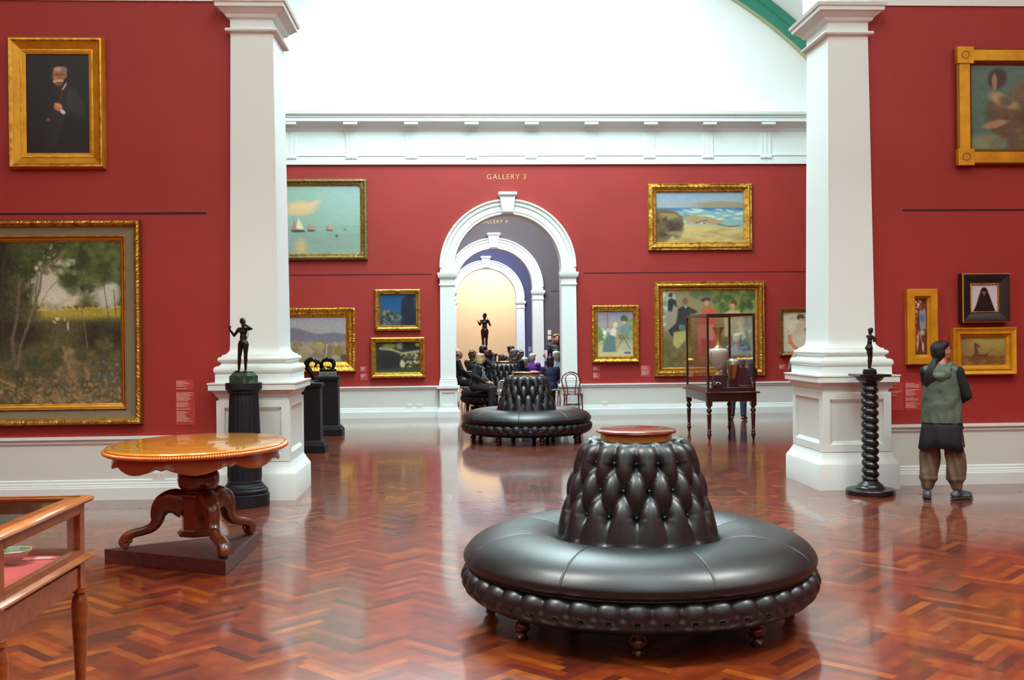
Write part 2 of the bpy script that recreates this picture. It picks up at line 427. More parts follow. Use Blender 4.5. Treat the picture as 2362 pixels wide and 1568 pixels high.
# entablature: architrave, frieze with triglyphs, mutules, cornice
mb = MB(); v = []; f = []
prof = [(0.0, 5.13), (0.05, 5.13), (0.05, 5.30), (0.065, 5.30), (0.065, 5.335), (0.04, 5.335), (0.04, 5.80), (0.06, 5.81), (0.07, 5.86), (0.17, 5.93), (0.24, 5.95), (0.30, 5.955), (0.30, 6.03), (0.32, 6.035), (0.32, 6.05), (0.36, 6.09), (0.37, 6.14), (0.0, 6.16)]
for x in (XL, XR):
    for d, z in prof: v.append((x, D2 - d, z))
k = len(prof)
for j in range(k - 1): f.append((j, k + j, k + j + 1, j + 1))
mb.add(v, f, WHITE)
sx = 113.3
for i in range(-3, 13):
    x = -3.32 + i * 1.212
    if not (XL + .2 < x < XR - .2): continue
    for q in (-0.085, 0, 0.085): mb.box(x + q - 0.026, x + q + 0.026, D2 - 0.062, D2 - 0.04, 5.335, 5.77, WHITE)
    mb.box(x - 0.12, x + 0.12, D2 - 0.052, D2 - 0.04, 5.335, 5.77, WHITE)
    mb.box(x - 0.12, x + 0.12, D2 - 0.075, D2 - 0.05, 5.27, 5.30, WHITE)
    for q in range(6): mb.box(x - 0.115 + q * 0.04, x - 0.09 + q * 0.04, D2 - 0.075, D2 - 0.05, 5.245, 5.27, WHITE)
    mb.box(x - 0.14, x + 0.14, D2 - 0.285, D2 - 0.1, 5.90, 5.955, WHITE)
struct(mb, 'trim_5', WHITE, smooth=25)
for x0, x1 in ((XL, -0.53), (2.585, XR)):
    mb = MB(); mb.box(x0, x1, D2 - 0.003, D2, 2.898, 2.916); struct(mb, 'trim_6', SLOT)

# the wall between the near room and the far one, two piers, the wide opening
PLc, PRc, PY = -2.06, 4.105, 10.99
def pier(cx):
    mb = MB(); c = (cx, PY); X = .425; Yh = .54
    mb.loft([(0, X, Yh), (.255, X, Yh), (.27, X - .008, Yh - .008), (.29, X - .02, Yh - .02), (.33, X - .045, Yh - .045), (.35, X - .05, Yh - .05), (.35, X - .058, Yh - .058), (.375, X - .062, Yh - .062), (.385, X - .085, Yh - .085),
             (1.0, X - .085, Yh - .085), (1.03, X - .078, Yh - .078), (1.04, X - .06, Yh - .06), (1.075, X - .045, Yh - .045), (1.10, X - .02, Yh - .02), (1.105, X + .003, Yh + .003), (1.158, X + .003, Yh + .003), (1.165, X + .012, Yh + .012), (1.178, X + .012, Yh + .012)], WHITE, c=c)
    bx, by = X - .085, Yh - .085
    t = 0.022
    for sgn in (-1, 1):   # sunk panels on the front and the inner faces: raised stiles, rails and bed moulds
        yf = PY + sgn * by; y0, y1 = sorted((yf, yf + sgn * t))
        for a in ((cx - bx - t, cx + bx + t, .385, .46), (cx - bx - t, cx + bx + t, .93, 1.0), (cx - bx - t, cx - bx + .06, .46, .93), (cx + bx - .06, cx + bx + t, .46, .93)):
            mb.box(a[0], a[1], y0, y1, a[2], a[3], WHITE)
        xf = cx + sgn * bx; x0, x1 = sorted((xf, xf + sgn * t))
        for a in ((PY - by, PY + by, .385, .46), (PY - by, PY + by, .93, 1.0), (PY - by, PY - by + .08, .46, .93), (PY + by - .08, PY + by, .46, .93)):
            mb.box(x0, x1, a[0], a[1], a[2], a[3], WHITE)
        v0 = [(cx - bx + .06, yf + sgn * t, .46), (cx + bx - .06, yf + sgn * t, .46), (cx + bx - .10, yf + sgn * .002, .50), (cx - bx + .10, yf + sgn * .002, .50)]
        mb.add(v0, [(0, 1, 2, 3)], WHITE)
        v0 = [(cx - bx + .06, yf + sgn * t, .93), (cx + bx - .06, yf + sgn * t, .93), (cx + bx - .10, yf + sgn * .002, .89), (cx - bx + .10, yf + sgn * .002, .89)]
        mb.add(v0, [(0, 1, 2, 3)], WHITE)
        v0 = [(xf + sgn * t, PY - by + .08, .46), (xf + sgn * t, PY + by - .08, .46), (xf + sgn * .002, PY + by - .12, .50), (xf + sgn * .002, PY - by + .12, .50)]
        mb.add(v0, [(0, 1, 2, 3)], WHITE)
    sx, sy = .245, .36
    mb.loft([(1.178, sx + .125, sy + .125), (1.262, sx + .125, sy + .125), (1.265, sx + .115, sy + .115), (1.275, sx + .128, sy + .128), (1.295, sx + .138, sy + .138), (1.315, sx + .138, sy + .138), (1.335, sx + .128, sy + .128), (1.345, sx + .11, sy + .11),
             (1.347, sx + .09, sy + .09), (1.37, sx + .072, sy + .072), (1.385, sx + .08, sy + .08), (1.387, sx + .09, sy + .09), (1.395, sx + .10, sy + .10), (1.41, sx + .105, sy + .105), (1.425, sx + .10, sy + .10), (1.435, sx + .085, sy + .085), (1.437, sx + .07, sy + .07), (1.455, sx + .066, sy + .066), (1.457, sx + .045, sy + .045), (1.475, sx + .02, sy + .02), (1.5, sx + .004, sy + .004), (1.54, sx, sy),
             (4.72, sx - .032, sy - .032), (4.722, sx - .012, sy - .012), (4.73, sx + .01, sy + .01), (4.745, sx + .018, sy + .018), (4.76, sx + .01, sy + .01), (4.765, sx - .03, sy - .03), (4.86, sx - .03, sy - .03), (4.87, sx, sy), (4.885, sx + .01, sy + .01), (4.90, sx + .015, sy + .015), (4.925, sx + .05, sy + .05), (4.95, sx + .075, sy + .075), (4.955, sx + .095, sy + .095), (4.99, sx + .10, sy + .10), (5.0, sx + .115, sy + .115), (5.03, sx + .125, sy + .125), (5.03, sx, sy), (6.3, sx, sy)], WHITE, c=c)
    return struct(mb, 'trim_7', WHITE, smooth=30)
pier(PLc); pier(PRc)
for side, x0, x1 in (('left', XL - 1.2, PLc - .2), ('right', PRc + .2, XR + 1.0)):
    mb = MB(); mb.box(x0, x1, D1, D1 + .5, 0, 5.1, RED); struct(mb, 'wall_' + side, RED)
    mb = MB(); mb.box(x0, x1, D1 - .02, D1 + .52, 5.06, 5.30, WHITE); mb.box(x0, x1, D1 - .07, D1 + .57, 5.18, 5.42, WHITE); mb.box(x0, x1, D1 - .16, D1 + .66, 5.42, 5.55, WHITE); mb.box(x0, x1, D1 - .01, D1 + .51, 5.5, 10.9, WALLW)
    struct(mb, 'trim_8', WHITE)
    a, b = (x0, PLc - .42) if side == 'left' else (PRc + .42, x1)
    dado_run(a, b, D1, ('trim_3', 'trim_4', 'baseboard_' + side))
    mb = MB(); mb.box(x0 if side == 'left' else PRc + .60, PLc - .49 if side == 'left' else x1, D1 - 0.003, D1, 2.893, 2.913); struct(mb, 'trim_6', SLOT)
# arch that spans the opening above the piers
mb = MB(); hw = (PRc - PLc) / 2; cxm = (PRc + PLc) / 2; spn = 6.2; r = hw - .245
P = [(cxm - r, spn)] + [(cxm + r * math.cos(math.radians(180 - 6 * i)), spn + r * math.sin(math.radians(180 - 6 * i))) for i in range(31)]
for y, fl in ((D1, 0), (D1 + .5, 1)):
    for i in range(1, len(P) - 1):
        mb.add([(P[i][0], y, P[i][1]), (P[i + 1][0], y, P[i + 1][1]), (P[i + 1][0], y, 10.9), (P[i][0], y, 10.9)], [(0, 1, 2, 3) if not fl else (3, 2, 1, 0)], WALLW)
for i in range(1, len(P) - 1):
    mb.add([(P[i][0], D1, P[i][1]), (P[i][0], D1 + .5, P[i][1]), (P[i + 1][0], D1 + .5, P[i + 1][1]), (P[i + 1][0], D1, P[i + 1][1])], [(0, 1, 2, 3)], WHITE)
mb.box(PLc - .25, PLc + .245, D1, D1 + .5, 6.2, 10.9, WALLW); mb.box(PRc - .245, PRc + .25, D1, D1 + .5, 6.2, 10.9, WALLW)
struct(mb, 'wall_front', WALLW)
# side walls and the wall behind the viewer
for nm, x0, x1 in (('wall_west', XL - .2, XL), ('wall_east', XR, XR + .2)):
    mb = MB(); mb.box(x0, x1, -6, D2 + .4, 0, 5.14, RED); mb.box(x0 - (.02 if x0 < 0 else 0), x1 + (.02 if x0 > 0 else 0), -6, D2 + .4, 5.14, 10.9, WALLW); struct(mb, nm, RED)
mb = MB(); mb.box(XL - .2, XR + .2, -6.3, -6, 0, 5.14, RED); mb.box(XL - .2, XR + .2, -6.3, -5.98, 5.14, 10.9, WALLW); struct(mb, 'wall_south', RED)

# barrel vaults with a glazed lantern opening along the crown
def vault(y0, y1, oy0, oy1, oh):
    mb = MB(); R = 9.2; cz = 0.97
    th = [math.radians(a) for a in np.linspace(33.5, 146.5, 58)]
    ys = [y0, oy0, oy1, y1]
    for i in range(len(th) - 1):
        a, b = th[i], th[i + 1]; xm = AX + R * math.cos((a + b) / 2)
        for j in range(3):
            if j == 1 and abs(xm - AX) < oh: continue
            mb.add([(AX + R * math.cos(a), ys[j], cz + R * math.sin(a)), (AX + R * math.cos(b), ys[j], cz + R * math.sin(b)), (AX + R * math.cos(b), ys[j + 1], cz + R * math.sin(b)), (AX + R * math.cos(a), ys[j + 1], cz + R * math.sin(a))], [(0, 1, 2, 3)], WALLW)
    zt = 10.9
    for x in (AX - oh, AX + oh): mb.box(x - .05, x + .05, oy0, oy1, 9.8, zt, WHITE)
    for y in (oy0, oy1): mb.box(AX - oh, AX + oh, y - .05, y + .05, 9.8, zt, WHITE)
    n = 6
    for i in range(1, n): mb.box(AX - oh, AX + oh, oy0 + (oy1 - oy0) * i / n - .03, oy0 + (oy1 - oy0) * i / n + .03, 10.82, 10.9, WHITE)
    mb.box(XL - .2, AX - oh, y0, y1, 10.85, 10.95, WALLW); mb.box(AX + oh, XR + .2, y0, y1, 10.85, 10.95, WALLW)
    mb.box(XL - .2, XR + .2, y0, oy0, 10.85, 10.95, WALLW); mb.box(XL - .2, XR + .2, oy1, y1, 10.85, 10.95, WALLW)
    struct(mb, 'ceiling', WALLW, smooth=30)
vault(-6, D1 + .25, -3, 7.5, 2.0)
vault(D1 + .25, D2 + .2, 12.2, 19.8, 2.6)
mb = MB(); v = []; f = []
rib = [(8.86, 0.0, TAN), (8.86, 0.20, GREEN), (8.92, 0.24, GREEN), (9.04, 0.24, GREEN), (9.07, 0.30, GREEN), (9.19, 0.30, GREEN)]
nn = 90; th = [math.radians(34 + 112 * i / nn) for i in range(nn + 1)]
for j in range(len(rib) - 1):
    (ra, da, ma), (rb, db, _) = rib[j], rib[j + 1]; v = []; f = []
    for i, t in enumerate(th): v += [(AX + ra * math.cos(t), D2 - .01 - da, .97 + ra * math.sin(t)), (AX + rb * math.cos(t), D2 - .01 - db, .97 + rb * math.sin(t))]
    for i in range(nn): f.append((i * 2, i * 2 + 2, i * 2 + 3, i * 2 + 1))
    mb.add(v, f, ma)
struct(mb, 'trim_9', GREEN, smooth=30)

# rooms beyond the arch
Y2, Y3, YE = 29.3, 37.6, 43.0
def room(y0, y1, x0, x1, h, m, wall_m, nm):
    mb = MB(); mb.box(x0 - .2, x0, y0, y1, 0, h, wall_m); struct(mb, 'wall_%s_west' % nm, wall_m)
    mb = MB(); mb.box(x1, x1 + .2, y0, y1, 0, h, wall_m); struct(mb, 'wall_%s_east' % nm, wall_m)
    mb = MB(); mb.box(x0 - .2, x1 + .2, y0, y1, h, h + .15, WALLW); struct(mb, 'ceiling', WALLW)
room(D2 + .4, Y2, -4.0, 6.6, 6.4, None, REDG, 'gallery')
mb = MB(); mb.box(-4.2, AX - 1.4, D2 + .4, D2 + .45, 0, 6.4, REDG); mb.box(AX + 1.4, 6.8, D2 + .4, D2 + .45, 0, 6.4, REDG); struct(mb, 'wall_inner', REDG)
mb = MB(); arch_wall(mb, -4.2, 6.8, 6.4, Y2, Y2 + .4, m=REDG); struct(mb, 'wall_grey', REDG); archway(Y2)
dado_run(-4.0, AX - 1.41, Y2, ('trim_3', 'trim_4', 'baseboard_grey')); dado_run(AX + 1.41, 6.6, Y2, ('trim_3', 'trim_4', 'baseboard_grey'))
mb = MB(); mb.box(AX + 1.6, 6.6, Y2 - .003, Y2, 2.898, 2.916); struct(mb, 'trim_6', SLOT)
room(Y2 + .4, Y3, -3.5, 5.6, 6.4, None, BLUEG, 'blue')
mb = MB(); arch_wall(mb, -3.7, 5.8, 6.4, Y3, Y3 + .4, m=BLUEG); struct(mb, 'wall_blue', BLUEG); archway(Y3)
dado_run(-3.5, AX - 1.41, Y3, ('trim_3', 'trim_4', 'baseboard_blue')); dado_run(AX + 1.41, 5.6, Y3, ('trim_3', 'trim_4', 'baseboard_blue'))
room(Y3 + .4, YE, -2.5, 4.6, 6.2, None, PEACH, 'peach')
mb = MB(); mb.box(-2.7, 4.8, YE, YE + .3, 0, 6.4, PEACH); struct(mb, 'wall_peach', PEACH)

# lettering on the walls
def wall_text(s, x, z, Y, size, name, label, width):
    cu = bpy.data.curves.new(name, 'FONT'); cu.body = s; cu.size = size; cu.extrude = 0.0025; cu.align_x = 'CENTER'; cu.align_y = 'CENTER'
    cu.space_character = 1.12; cu.offset = -0.0035
    o = bpy.data.objects.new(name, cu); COL.objects.link(o)
    dg = bpy.context.evaluated_depsgraph_get(); me = bpy.data.meshes.new_from_object(o.evaluated_get(dg)); bpy.data.objects.remove(o)
    me.materials.clear(); me.materials.append(SIGN)
    o = bpy.data.objects.new(name, me); COL.objects.link(o)
    w = o.dimensions.x or 1; k = width / w
    o.scale = (k, k, 1); o.rotation_euler = (PI / 2, 0, 0); o.location = (x, Y - 0.003, z)
    tag(o, label, 'sign')
wall_text('GALLERY 3', 1.02, 4.878, D2, 0.17, 'wall_lettering', 'gold GALLERY 3 lettering on the red wall above the arch', .79)
wall_text('GALLERY 4', 1.03, 4.878, Y2, 0.17, 'wall_lettering', 'pale GALLERY 4 lettering on the grey wall above the second arch', .79)

# ------------------------------------------------------------------ pictures
class Art:
    """a small colour grid that becomes the paint layer of a canvas mesh"""
    def __init__(s, w, h, top, bot, seed=1):
        s.w, s.h = w, h; s.rng = np.random.RandomState(seed)
        s.y, s.x = np.mgrid[0:h, 0:w].astype(float); s.x = (s.x + .5) / w; s.y = (s.y + .5) / h
        t = s.y[..., None]; s.a = np.array(top, float) * (1 - t) + np.array(bot, float) * t
        s.asp = w / h
    def noise(s, sc, oct=3, stretch=1.0):
        out = np.zeros((s.h, s.w)); amp = 1; tot = 0
        for o in range(oct):
            nx = max(2, int(sc * 2 ** o * s.asp / stretch)) + 2; ny = max(2, int(sc * 2 ** o)) + 2
            g = s.rng.rand(ny, nx); fx = s.x * (nx - 1.001); fy = s.y * (ny - 1.001)
            ix = fx.astype(int); iy = fy.astype(int); tx = fx - ix; ty = fy - iy; tx = tx * tx * (3 - 2 * tx); ty = ty * ty * (3 - 2 * ty)
            out += amp * ((g[iy, ix] * (1 - tx) + g[iy, ix + 1] * tx) * (1 - ty) + (g[iy + 1, ix] * (1 - tx) + g[iy + 1, ix + 1] * tx) * ty)
            tot += amp; amp *= .55
        return out / tot
    def mix(s, mask, c): m = np.clip(mask, 0, 1)[..., None]; s.a = s.a * (1 - m) + np.array(c, float) * m; return s
    def ell(s, cx, cy, rx, ry, c, soft=.15, ang=0, k=1.0):
        dx = (s.x - cx) * s.asp; dy = s.y - cy; ca, sa = math.cos(ang), math.sin(ang)
        u = (dx * ca + dy * sa) / (rx * s.asp); v = (-dx * sa + dy * ca) / ry
        d = np.sqrt(u * u + v * v); return s.mix(np.clip((1 - d) / soft + .5, 0, 1) * k, c)
    def poly(s, pts, c, soft=0.0, k=1.0):
        ins = np.zeros(s.x.shape, bool); n = len(pts)
        for i in range(n):
            x1, y1 = pts[i]; x2, y2 = pts[(i + 1) % n]
            if y1 == y2: continue
            cond = ((s.y < y1) != (s.y < y2)) & (s.x < (x2 - x1) * (s.y - y1) / (y2 - y1) + x1); ins ^= cond
        m = ins.astype(float)
        for _ in range(1 + int(soft)):
            p = np.pad(m, 1, mode='edge'); m = (p[1:-1, 1:-1] * 4 + p[:-2, 1:-1] + p[2:, 1:-1] + p[1:-1, :-2] + p[1:-1, 2:]) / 8
        return s.mix(m * k, c)
    def line(s, pts, w, c, k=1.0):
        for (x1, y1), (x2, y2) in zip(pts, pts[1:]):
            ax, ay, bx, by = x1 * s.asp, y1, x2 * s.asp, y2; L2 = (bx - ax) ** 2 + (by - ay) ** 2 + 1e-9
            t = np.clip(((s.x * s.asp - ax) * (bx - ax) + (s.y - ay) * (by - ay)) / L2, 0, 1)
            d = np.hypot(s.x * s.asp - ax - t * (bx - ax), s.y - ay - t * (by - ay)); s.mix(np.clip((w - d) / (w * .5), 0, 1) * k, c)
        return s
    def blobs(s, n, box, r, cols, k=.8, ar=1.0):
        for i in range(n):
            x = box[0] + (box[2] - box[0]) * s.rng.rand(); y = box[1] + (box[3] - box[1]) * s.rng.rand(); q = r * (.5 + s.rng.rand())
            s.ell(x, y, q * ar / s.asp, q, cols[s.rng.randint(len(cols))], .7, (s.rng.rand() - .5) * (.3 if ar > 2.2 else 3), k)
        return s
    def grain(s, a=10, sc=40, st=1):
        s.a += ((s.noise(sc, 2, st) - .5) * 2 * a)[..., None]; return s
def canvas_obj(art, w, h, parent, label=None):
    a = np.clip(art.a, 0, 255) / 255.0; lin = np.where(a <= .04045, a / 12.92, ((a + .055) / 1.055) ** 2.4)
    H_, W_ = art.h - 1, art.w - 1
    xs = np.linspace(-w / 2, w / 2, W_ + 1); zs = np.linspace(h / 2, -h / 2, H_ + 1)
    v = np.zeros(((W_ + 1) * (H_ + 1), 3)); X, Z = np.meshgrid(xs, zs); v[:, 0] = X.ravel(); v[:, 2] = Z.ravel()
    i, j = np.mgrid[0:H_, 0:W_]; a0 = (i * (W_ + 1) + j).ravel()
    f = np.stack([a0, a0 + W_ + 1, a0 + W_ + 2, a0 + 1], 1)
    me = bpy.data.meshes.new('canvas'); me.from_pydata(v.tolist(), [], f.tolist())
    ca = me.color_attributes.new('Col', 'FLOAT_COLOR', 'POINT')
    c = np.ones(((H_ + 1) * (W_ + 1), 4), np.float32); c[:, :3] = lin.reshape(-1, 3)
    ca.data.foreach_set('color', c.ravel())
    me.materials.append(CANVAS)
    o = bpy.data.objects.new('canvas', me); COL.objects.link(o); o.parent = parent
    return o
CANVAS = mat('oil_paint', rough=0.42, spec=0.35, attr=True)

def frame_mesh(w, h, prof, seg=1, orn=None, seed=0):
    """prof: list of (inset, proud, material, ornament amplitude). Mitred sweep around a w x h rectangle."""
    rng = random.Random(seed); mb = MB(); n = len(prof)
    sides = [((-1, -1), (1, -1), w), ((1, -1), (1, 1), h), ((1, 1), (-1, 1), w), ((-1, 1), (-1, -1), h)]
    for si, (A, B, L) in enumerate(sides):
        N = max(1, int(L / seg)) if seg < 1 else 1
        v = []
        for i in range(N + 1):
            s = i / N
            for j, (t, d, m, amp) in enumerate(prof):
                ax, az = A[0] * (w / 2 - t), A[1] * (h / 2 - t); bx, bz = B[0] * (w / 2 - t), B[1] * (h / 2 - t)
                dd = d
                if amp and orn and 0 < i < N: dd = d + amp * orn(s * L, t, L)
                elif amp and orn: dd = d + amp * .5
                v.append((ax + (bx - ax) * s, -dd, az + (bz - az) * s))
        for j in range(n - 1):
            f = [(i * n + j, (i + 1) * n + j, (i + 1) * n + j + 1, i * n + j + 1) for i in range(N)]
            base = len(mb.v)
            if j == 0: mb.v += v; base0 = base
            k = mb.mi(prof[j][2])
            for q in f: mb.f.append(tuple(x + base0 for x in q)); mb.m.append(k)
    return mb
def bead(p, a=0.0): return lambda s, t, L: abs(math.sin(PI * (s + a) / p))
def leafy(p): return lambda s, t, L: 0.5 + 0.5 * math.sin(2 * PI * (s + 0.9 * t) / p) * math.cos(2 * PI * (s - 1.3 * t) / (p * 1.7)) 
def foliage(p): return lambda s, t, L: 0.5 + 0.5 * math.sin(2 * PI * s / p + 2.6 * math.sin(2 * PI * s / (2.3 * p)) + 140 * t) * math.cos(2 * PI * s / (.61 * p) - 210 * t)
def rococo(p):
    def g(s, t, L):
        e = min(s, L - s, abs(s - L / 2) * 1.2); k = max(0.12, 1 - e / (0.16 * L + .04))
        return k * (0.7 + 0.5 * math.sin(2 * PI * s / p + 60 * t) * math.sin(2 * PI * s / (p * .63) - 80 * t + 1))
    return g
def scroll_cluster(mb, cx, cz, R, d, m, seed, n=16):
    """carved leaf scrolls piled on a frame's corner or centre"""
    rng = random.Random(seed)
    mb.ball((cx, -d, cz), (R * .85, .014, R * .85), m, 16, 8)
    for q in range(n):
        a = rng.random() * 2 * PI; r = .75 * R * math.sqrt(rng.random()); x, z = cx + r * math.cos(a), cz + r * math.sin(a)
        s = R * (.16 + .16 * rng.random()); pts = []
        a0 = rng.random() * 6.28; sg = rng.choice((-1, 1))
        for i in range(9):
            t = i / 8; ang = a0 + sg * t * 4.4; rr = s * (1.25 - t * .95); pts.append((x + rr * math.cos(ang), -(d + s * .25 * math.sin(PI * t)), z + rr * math.sin(ang)))
        mb.tube(pts, [s * (.12 + .2 * math.sin(PI * (i + 1) / 10)) for i in range(9)], 6, m)
def picture(name, x0, z1, x1, z0, Y, prof, art, label, seg=1, orn=None, clusters=None, cover=0.012, thick=None, cat='painting', nm='framed_painting'):
    w, h = x1 - x0, z1 - z0; cx, cz = (x0 + x1) / 2, (z0 + z1) / 2
    e = empty(nm, (cx, Y, cz), label, cat)
    fb = frame_mesh(w, h, prof, seg, orn)
    fr = fb.build('picture_frame', prof[0][2], e, smooth=35 if seg == 1 else 55)
    t, d = prof[-1][0], prof[-1][1]
    if clusters:
        for ci, (px, pz, R) in enumerate(clusters):
            cb = MB(); scroll_cluster(cb, px * (w / 2), pz * (h / 2), R, prof[1][1] * .9, clusters_mat(prof), ci + len(name), 14)
            cb.build('carved_ornament', None, fr, smooth=60)
    c = canvas_obj(art, w - 2 * t + .004, h - 2 * t + .004, e); c.location = (0, -max(d - .004, .006), 0)
    bk = MB().box(-w / 2 + .01, w / 2 - .01, -.004, 0, -h / 2 + .01, h / 2 - .01, DKMAHOG).build('backing_board', DKMAHOG, e)
    return e
def clusters_mat(prof): return prof[1][2]

# 1. portrait, upper left
A = Art(150, 234, (16, 15, 17), (14, 12, 12), 1)
A.mix(A.noise(5) * .3, (26, 24, 22))
A.poly([(.62, .27), (.80, .36), (.92, .50), (.95, .64), (.80, .64), (.62, .58), (.45, .98), (.32, .98), (.38, .60), (.46, .40), (.54, .30)], (28, 28, 32), 4)
A.poly([(.66, .34), (.80, .38), (.90, .5), (.93, .6), (.70, .58), (.62, .5)], (44, 44, 50), 5, .8)
A.poly([(.56, .355), (.64, .275), (.63, .31), (.565, .375)], (214, 206, 184), 1)
A.poly([(.50, .47), (.56, .36), (.61, .36), (.56, .45), (.50, .50)], (70, 30, 26), 2)
A.ell(.52, .205, .105, .075, (168, 124, 84), .3); A.ell(.505, .245, .085, .075, (150, 96, 68), .4); A.ell(.52, .15, .09, .022, (196, 158, 110), .6)
A.ell(.62, .21, .028, .03, (148, 96, 66), .5); A.ell(.60, .16, .05, .035, (130, 122, 108), .7, .4)
A.line([(.43, .21), (.50, .205)], .008, (60, 34, 26)); A.line([(.55, .203), (.59, .20)], .007, (70, 42, 30)); A.ell(.46, .235, .024, .03, (176, 118, 82), .7)
A.line([(.44, .275), (.50, .265), (.57, .268)], .016, (198, 172, 130)); A.line([(.48, .288), (.54, .288)], .007, (110, 50, 40))
A.ell(.50, .53, .07, .04, (190, 130, 84), .4, .5); A.line([(.46, .50), (.54, .53)], .014, (206, 150, 100)); A.line([(.45, .53), (.53, .56)], .012, (180, 118, 78)); A.ell(.57, .58, .05, .02, (210, 206, 196), .4, .7)
A.ell(.34, .66, .03, .02, (130, 84, 60), .6); A.line([(.335, .66), (.30, .93)], .006, (44, 34, 28)); A.grain(5)
picture('portrait', -4.496, 4.679, -3.543, 3.35, D1, [(0, 0, GOLDY, 0), (0, .05, GOLDY, 0), (.02, .085, GOLD, 0), (.035, .085, GOLD, 0), (.05, .07, GOLDY, 0), (.065, .06, GOLDY, 0), (.115, .03, GOLDY, 0), (.12, .038, GOLD, 0), (.13, .038, GOLDY, 0), (.165, .018, GOLDY, 0), (.165, .01, GOLDY, 0)], A,
        'large dark portrait of a bald moustached man in a plain wide gold frame, top left')
# 2. forest path
A = Art(420, 300, (60, 68, 40), (84, 76, 52), 2)
n1, n2, n3 = A.noise(7, 4), A.noise(16, 4), A.noise(40, 3)
U = lambda q: .45 + .55 * q
A.mix(np.clip((A.y - .1) * 2, 0, 1), (70, 72, 46)); A.ell(U(.47), .29, .12, .15, (164, 166, 146), .45); A.ell(U(.86), .31, .07, .11, (150, 154, 138), .6); A.ell(U(.45), .36, .09, .06, (176, 172, 132), .6)
A.mix(np.clip((A.y - .405) * 60, 0, 1) * np.clip((.50 - A.y) * 22, 0, 1) * np.clip((A.x - U(.28)) * 16, 0, 1), (138, 130, 48)); A.line([(U(.33), .418), (U(1), .405)], .008, (178, 160, 56), .8); A.blobs(16, (U(.3), .395, U(1), .41), .008, [(70, 76, 44)], .9)
A.mix(np.clip((.34 - A.y + (n1 - .5) * .75) * 6, 0, 1) * np.clip(n2 * 2.6 - .5, 0, 1), (58, 70, 34)); A.mix(np.clip((.46 - n2) * 8, 0, 1) * (A.y < .36) * .75, (36, 46, 24)); A.mix(np.clip((n3 - .66) * 12, 0, 1) * np.clip((n1 - .45) * 8, 0, 1) * (A.y < .36) * .55, (158, 164, 140))
A.ell(U(.46), .30, .085, .11, (172, 174, 154), .7); A.ell(U(.40), .24, .05, .06, (160, 164, 146), .8); A.ell(U(.88), .32, .05, .09, (158, 162, 148), .7); A.blobs(60, (U(.5), .0, U(.72), .30), .03, [(52, 66, 34), (76, 90, 46), (40, 52, 28)], .6); A.blobs(50, (U(.3), .12, U(.62), .2), .014, [(66, 80, 44), (96, 108, 70), (170, 174, 156)], .6); A.blobs(60, (U(.75), .0, U(1), .26), .03, [(62, 76, 40), (84, 94, 54), (44, 56, 32)], .6)
A.mix(np.clip((U(.22) - A.x + (n1 - .5) * .14) * 12, 0, 1) * np.clip(1.05 - A.y, 0, 1), (34, 38, 26)); A.mix(np.clip((A.y - .47 + (n1 - .5) * .12) * 12, 0, 1) * np.clip((.74 - A.y + (n2 - .5) * .3) * 6, 0, 1) * np.clip(abs(A.x - U(.5)) * 9 - .25, 0, 1), (38, 40, 28))
A.mix(np.clip((A.y - .66 + (n2 - .5) * .3) * 5, 0, 1) * .9, (84, 76, 52)); A.poly([(U(.50), .64), (U(.56), .64), (U(.66), .70), (U(.74), .82), (U(.78), 1), (U(.22), 1), (U(.38), .86), (U(.50), .74), (U(.52), .69)], (126, 108, 76), 12, .85)
A.ell(U(.33), .74, .09, .045, (54, 64, 42), .7); A.blobs(160, (U(0), .62, 1, .95), .018, [(56, 62, 40), (74, 76, 48), (50, 64, 50), (96, 86, 60)], .5, 1.6); A.blobs(26, (U(.8), .74, U(.97), .92), .009, [(72, 96, 112), (92, 112, 120)], .7)
for pts, w, c in [([(.14, .78), (.17, .64), (.22, .54), (.28, .40), (.33, .30), (.35, .18), (.47, .12), (.54, .06)], .012, (98, 88, 74)), ([(.13, .78), (.10, .60), (.14, .48), (.17, .25)], .014, (88, 82, 74)), ([(.02, .7), (.04, .1)], .010, (50, 50, 40)), ([(.30, .46), (.30, .3), (.32, .2)], .005, (74, 66, 52)), ([(.72, .66), (.69, .5), (.66, .36)], .005, (104, 96, 78)), ([(.9, .48), (.87, .34), (.85, .22)], .004, (74, 70, 54)), ([(.96, .5), (.94, .3)], .004, (74, 70, 56)), ([(.2, .44), (.2, .2)], .004, (66, 66, 50)), ([(.26, .4), (.25, .15)], .004, (60, 60, 46)), ([(.33, .4), (.40, .30), (.48, .24)], .0025, (84, 78, 62))]: A.line([(U(p), q) for p, q in pts], w, c, .8)
A.blobs(10, (U(.42), .47, U(.56), .50), .006, [(196, 178, 160), (180, 168, 150)], .7); A.ell(U(.56), .52, .006, .028, (150, 140, 150), .6); A.blobs(420, (U(0), .84, 1, 1), .007, [(150, 124, 86), (76, 66, 48), (110, 92, 66), (60, 66, 46)], .5, 2); A.grain(12, 90); A.a *= 1.18
x0f = -3.203 - 2.62
picture('forest', x0f, 2.831, -3.203, .764, D1, [(0, 0, GOLDR, 0), (0, .05, GOLDR, 0), (.01, .075, GOLD, .012), (.03, .085, GOLD, .016), (.05, .07, GOLD, .012), (.062, .045, GOLDR, 0), (.07, .04, MATG, 0), (.155, .04, MATG, 0), (.157, .055, GOLD, 0), (.165, .055, GOLDR, 0), (.18, .045, GOLDY, 0), (.198, .022, GOLDR, 0), (.206, .022, GOLD, 0), (.216, .012, GOLD, 0)], A,
        'huge woodland path landscape with grey slip and gold frame, lower left wall', seg=.006, orn=foliage(.06))
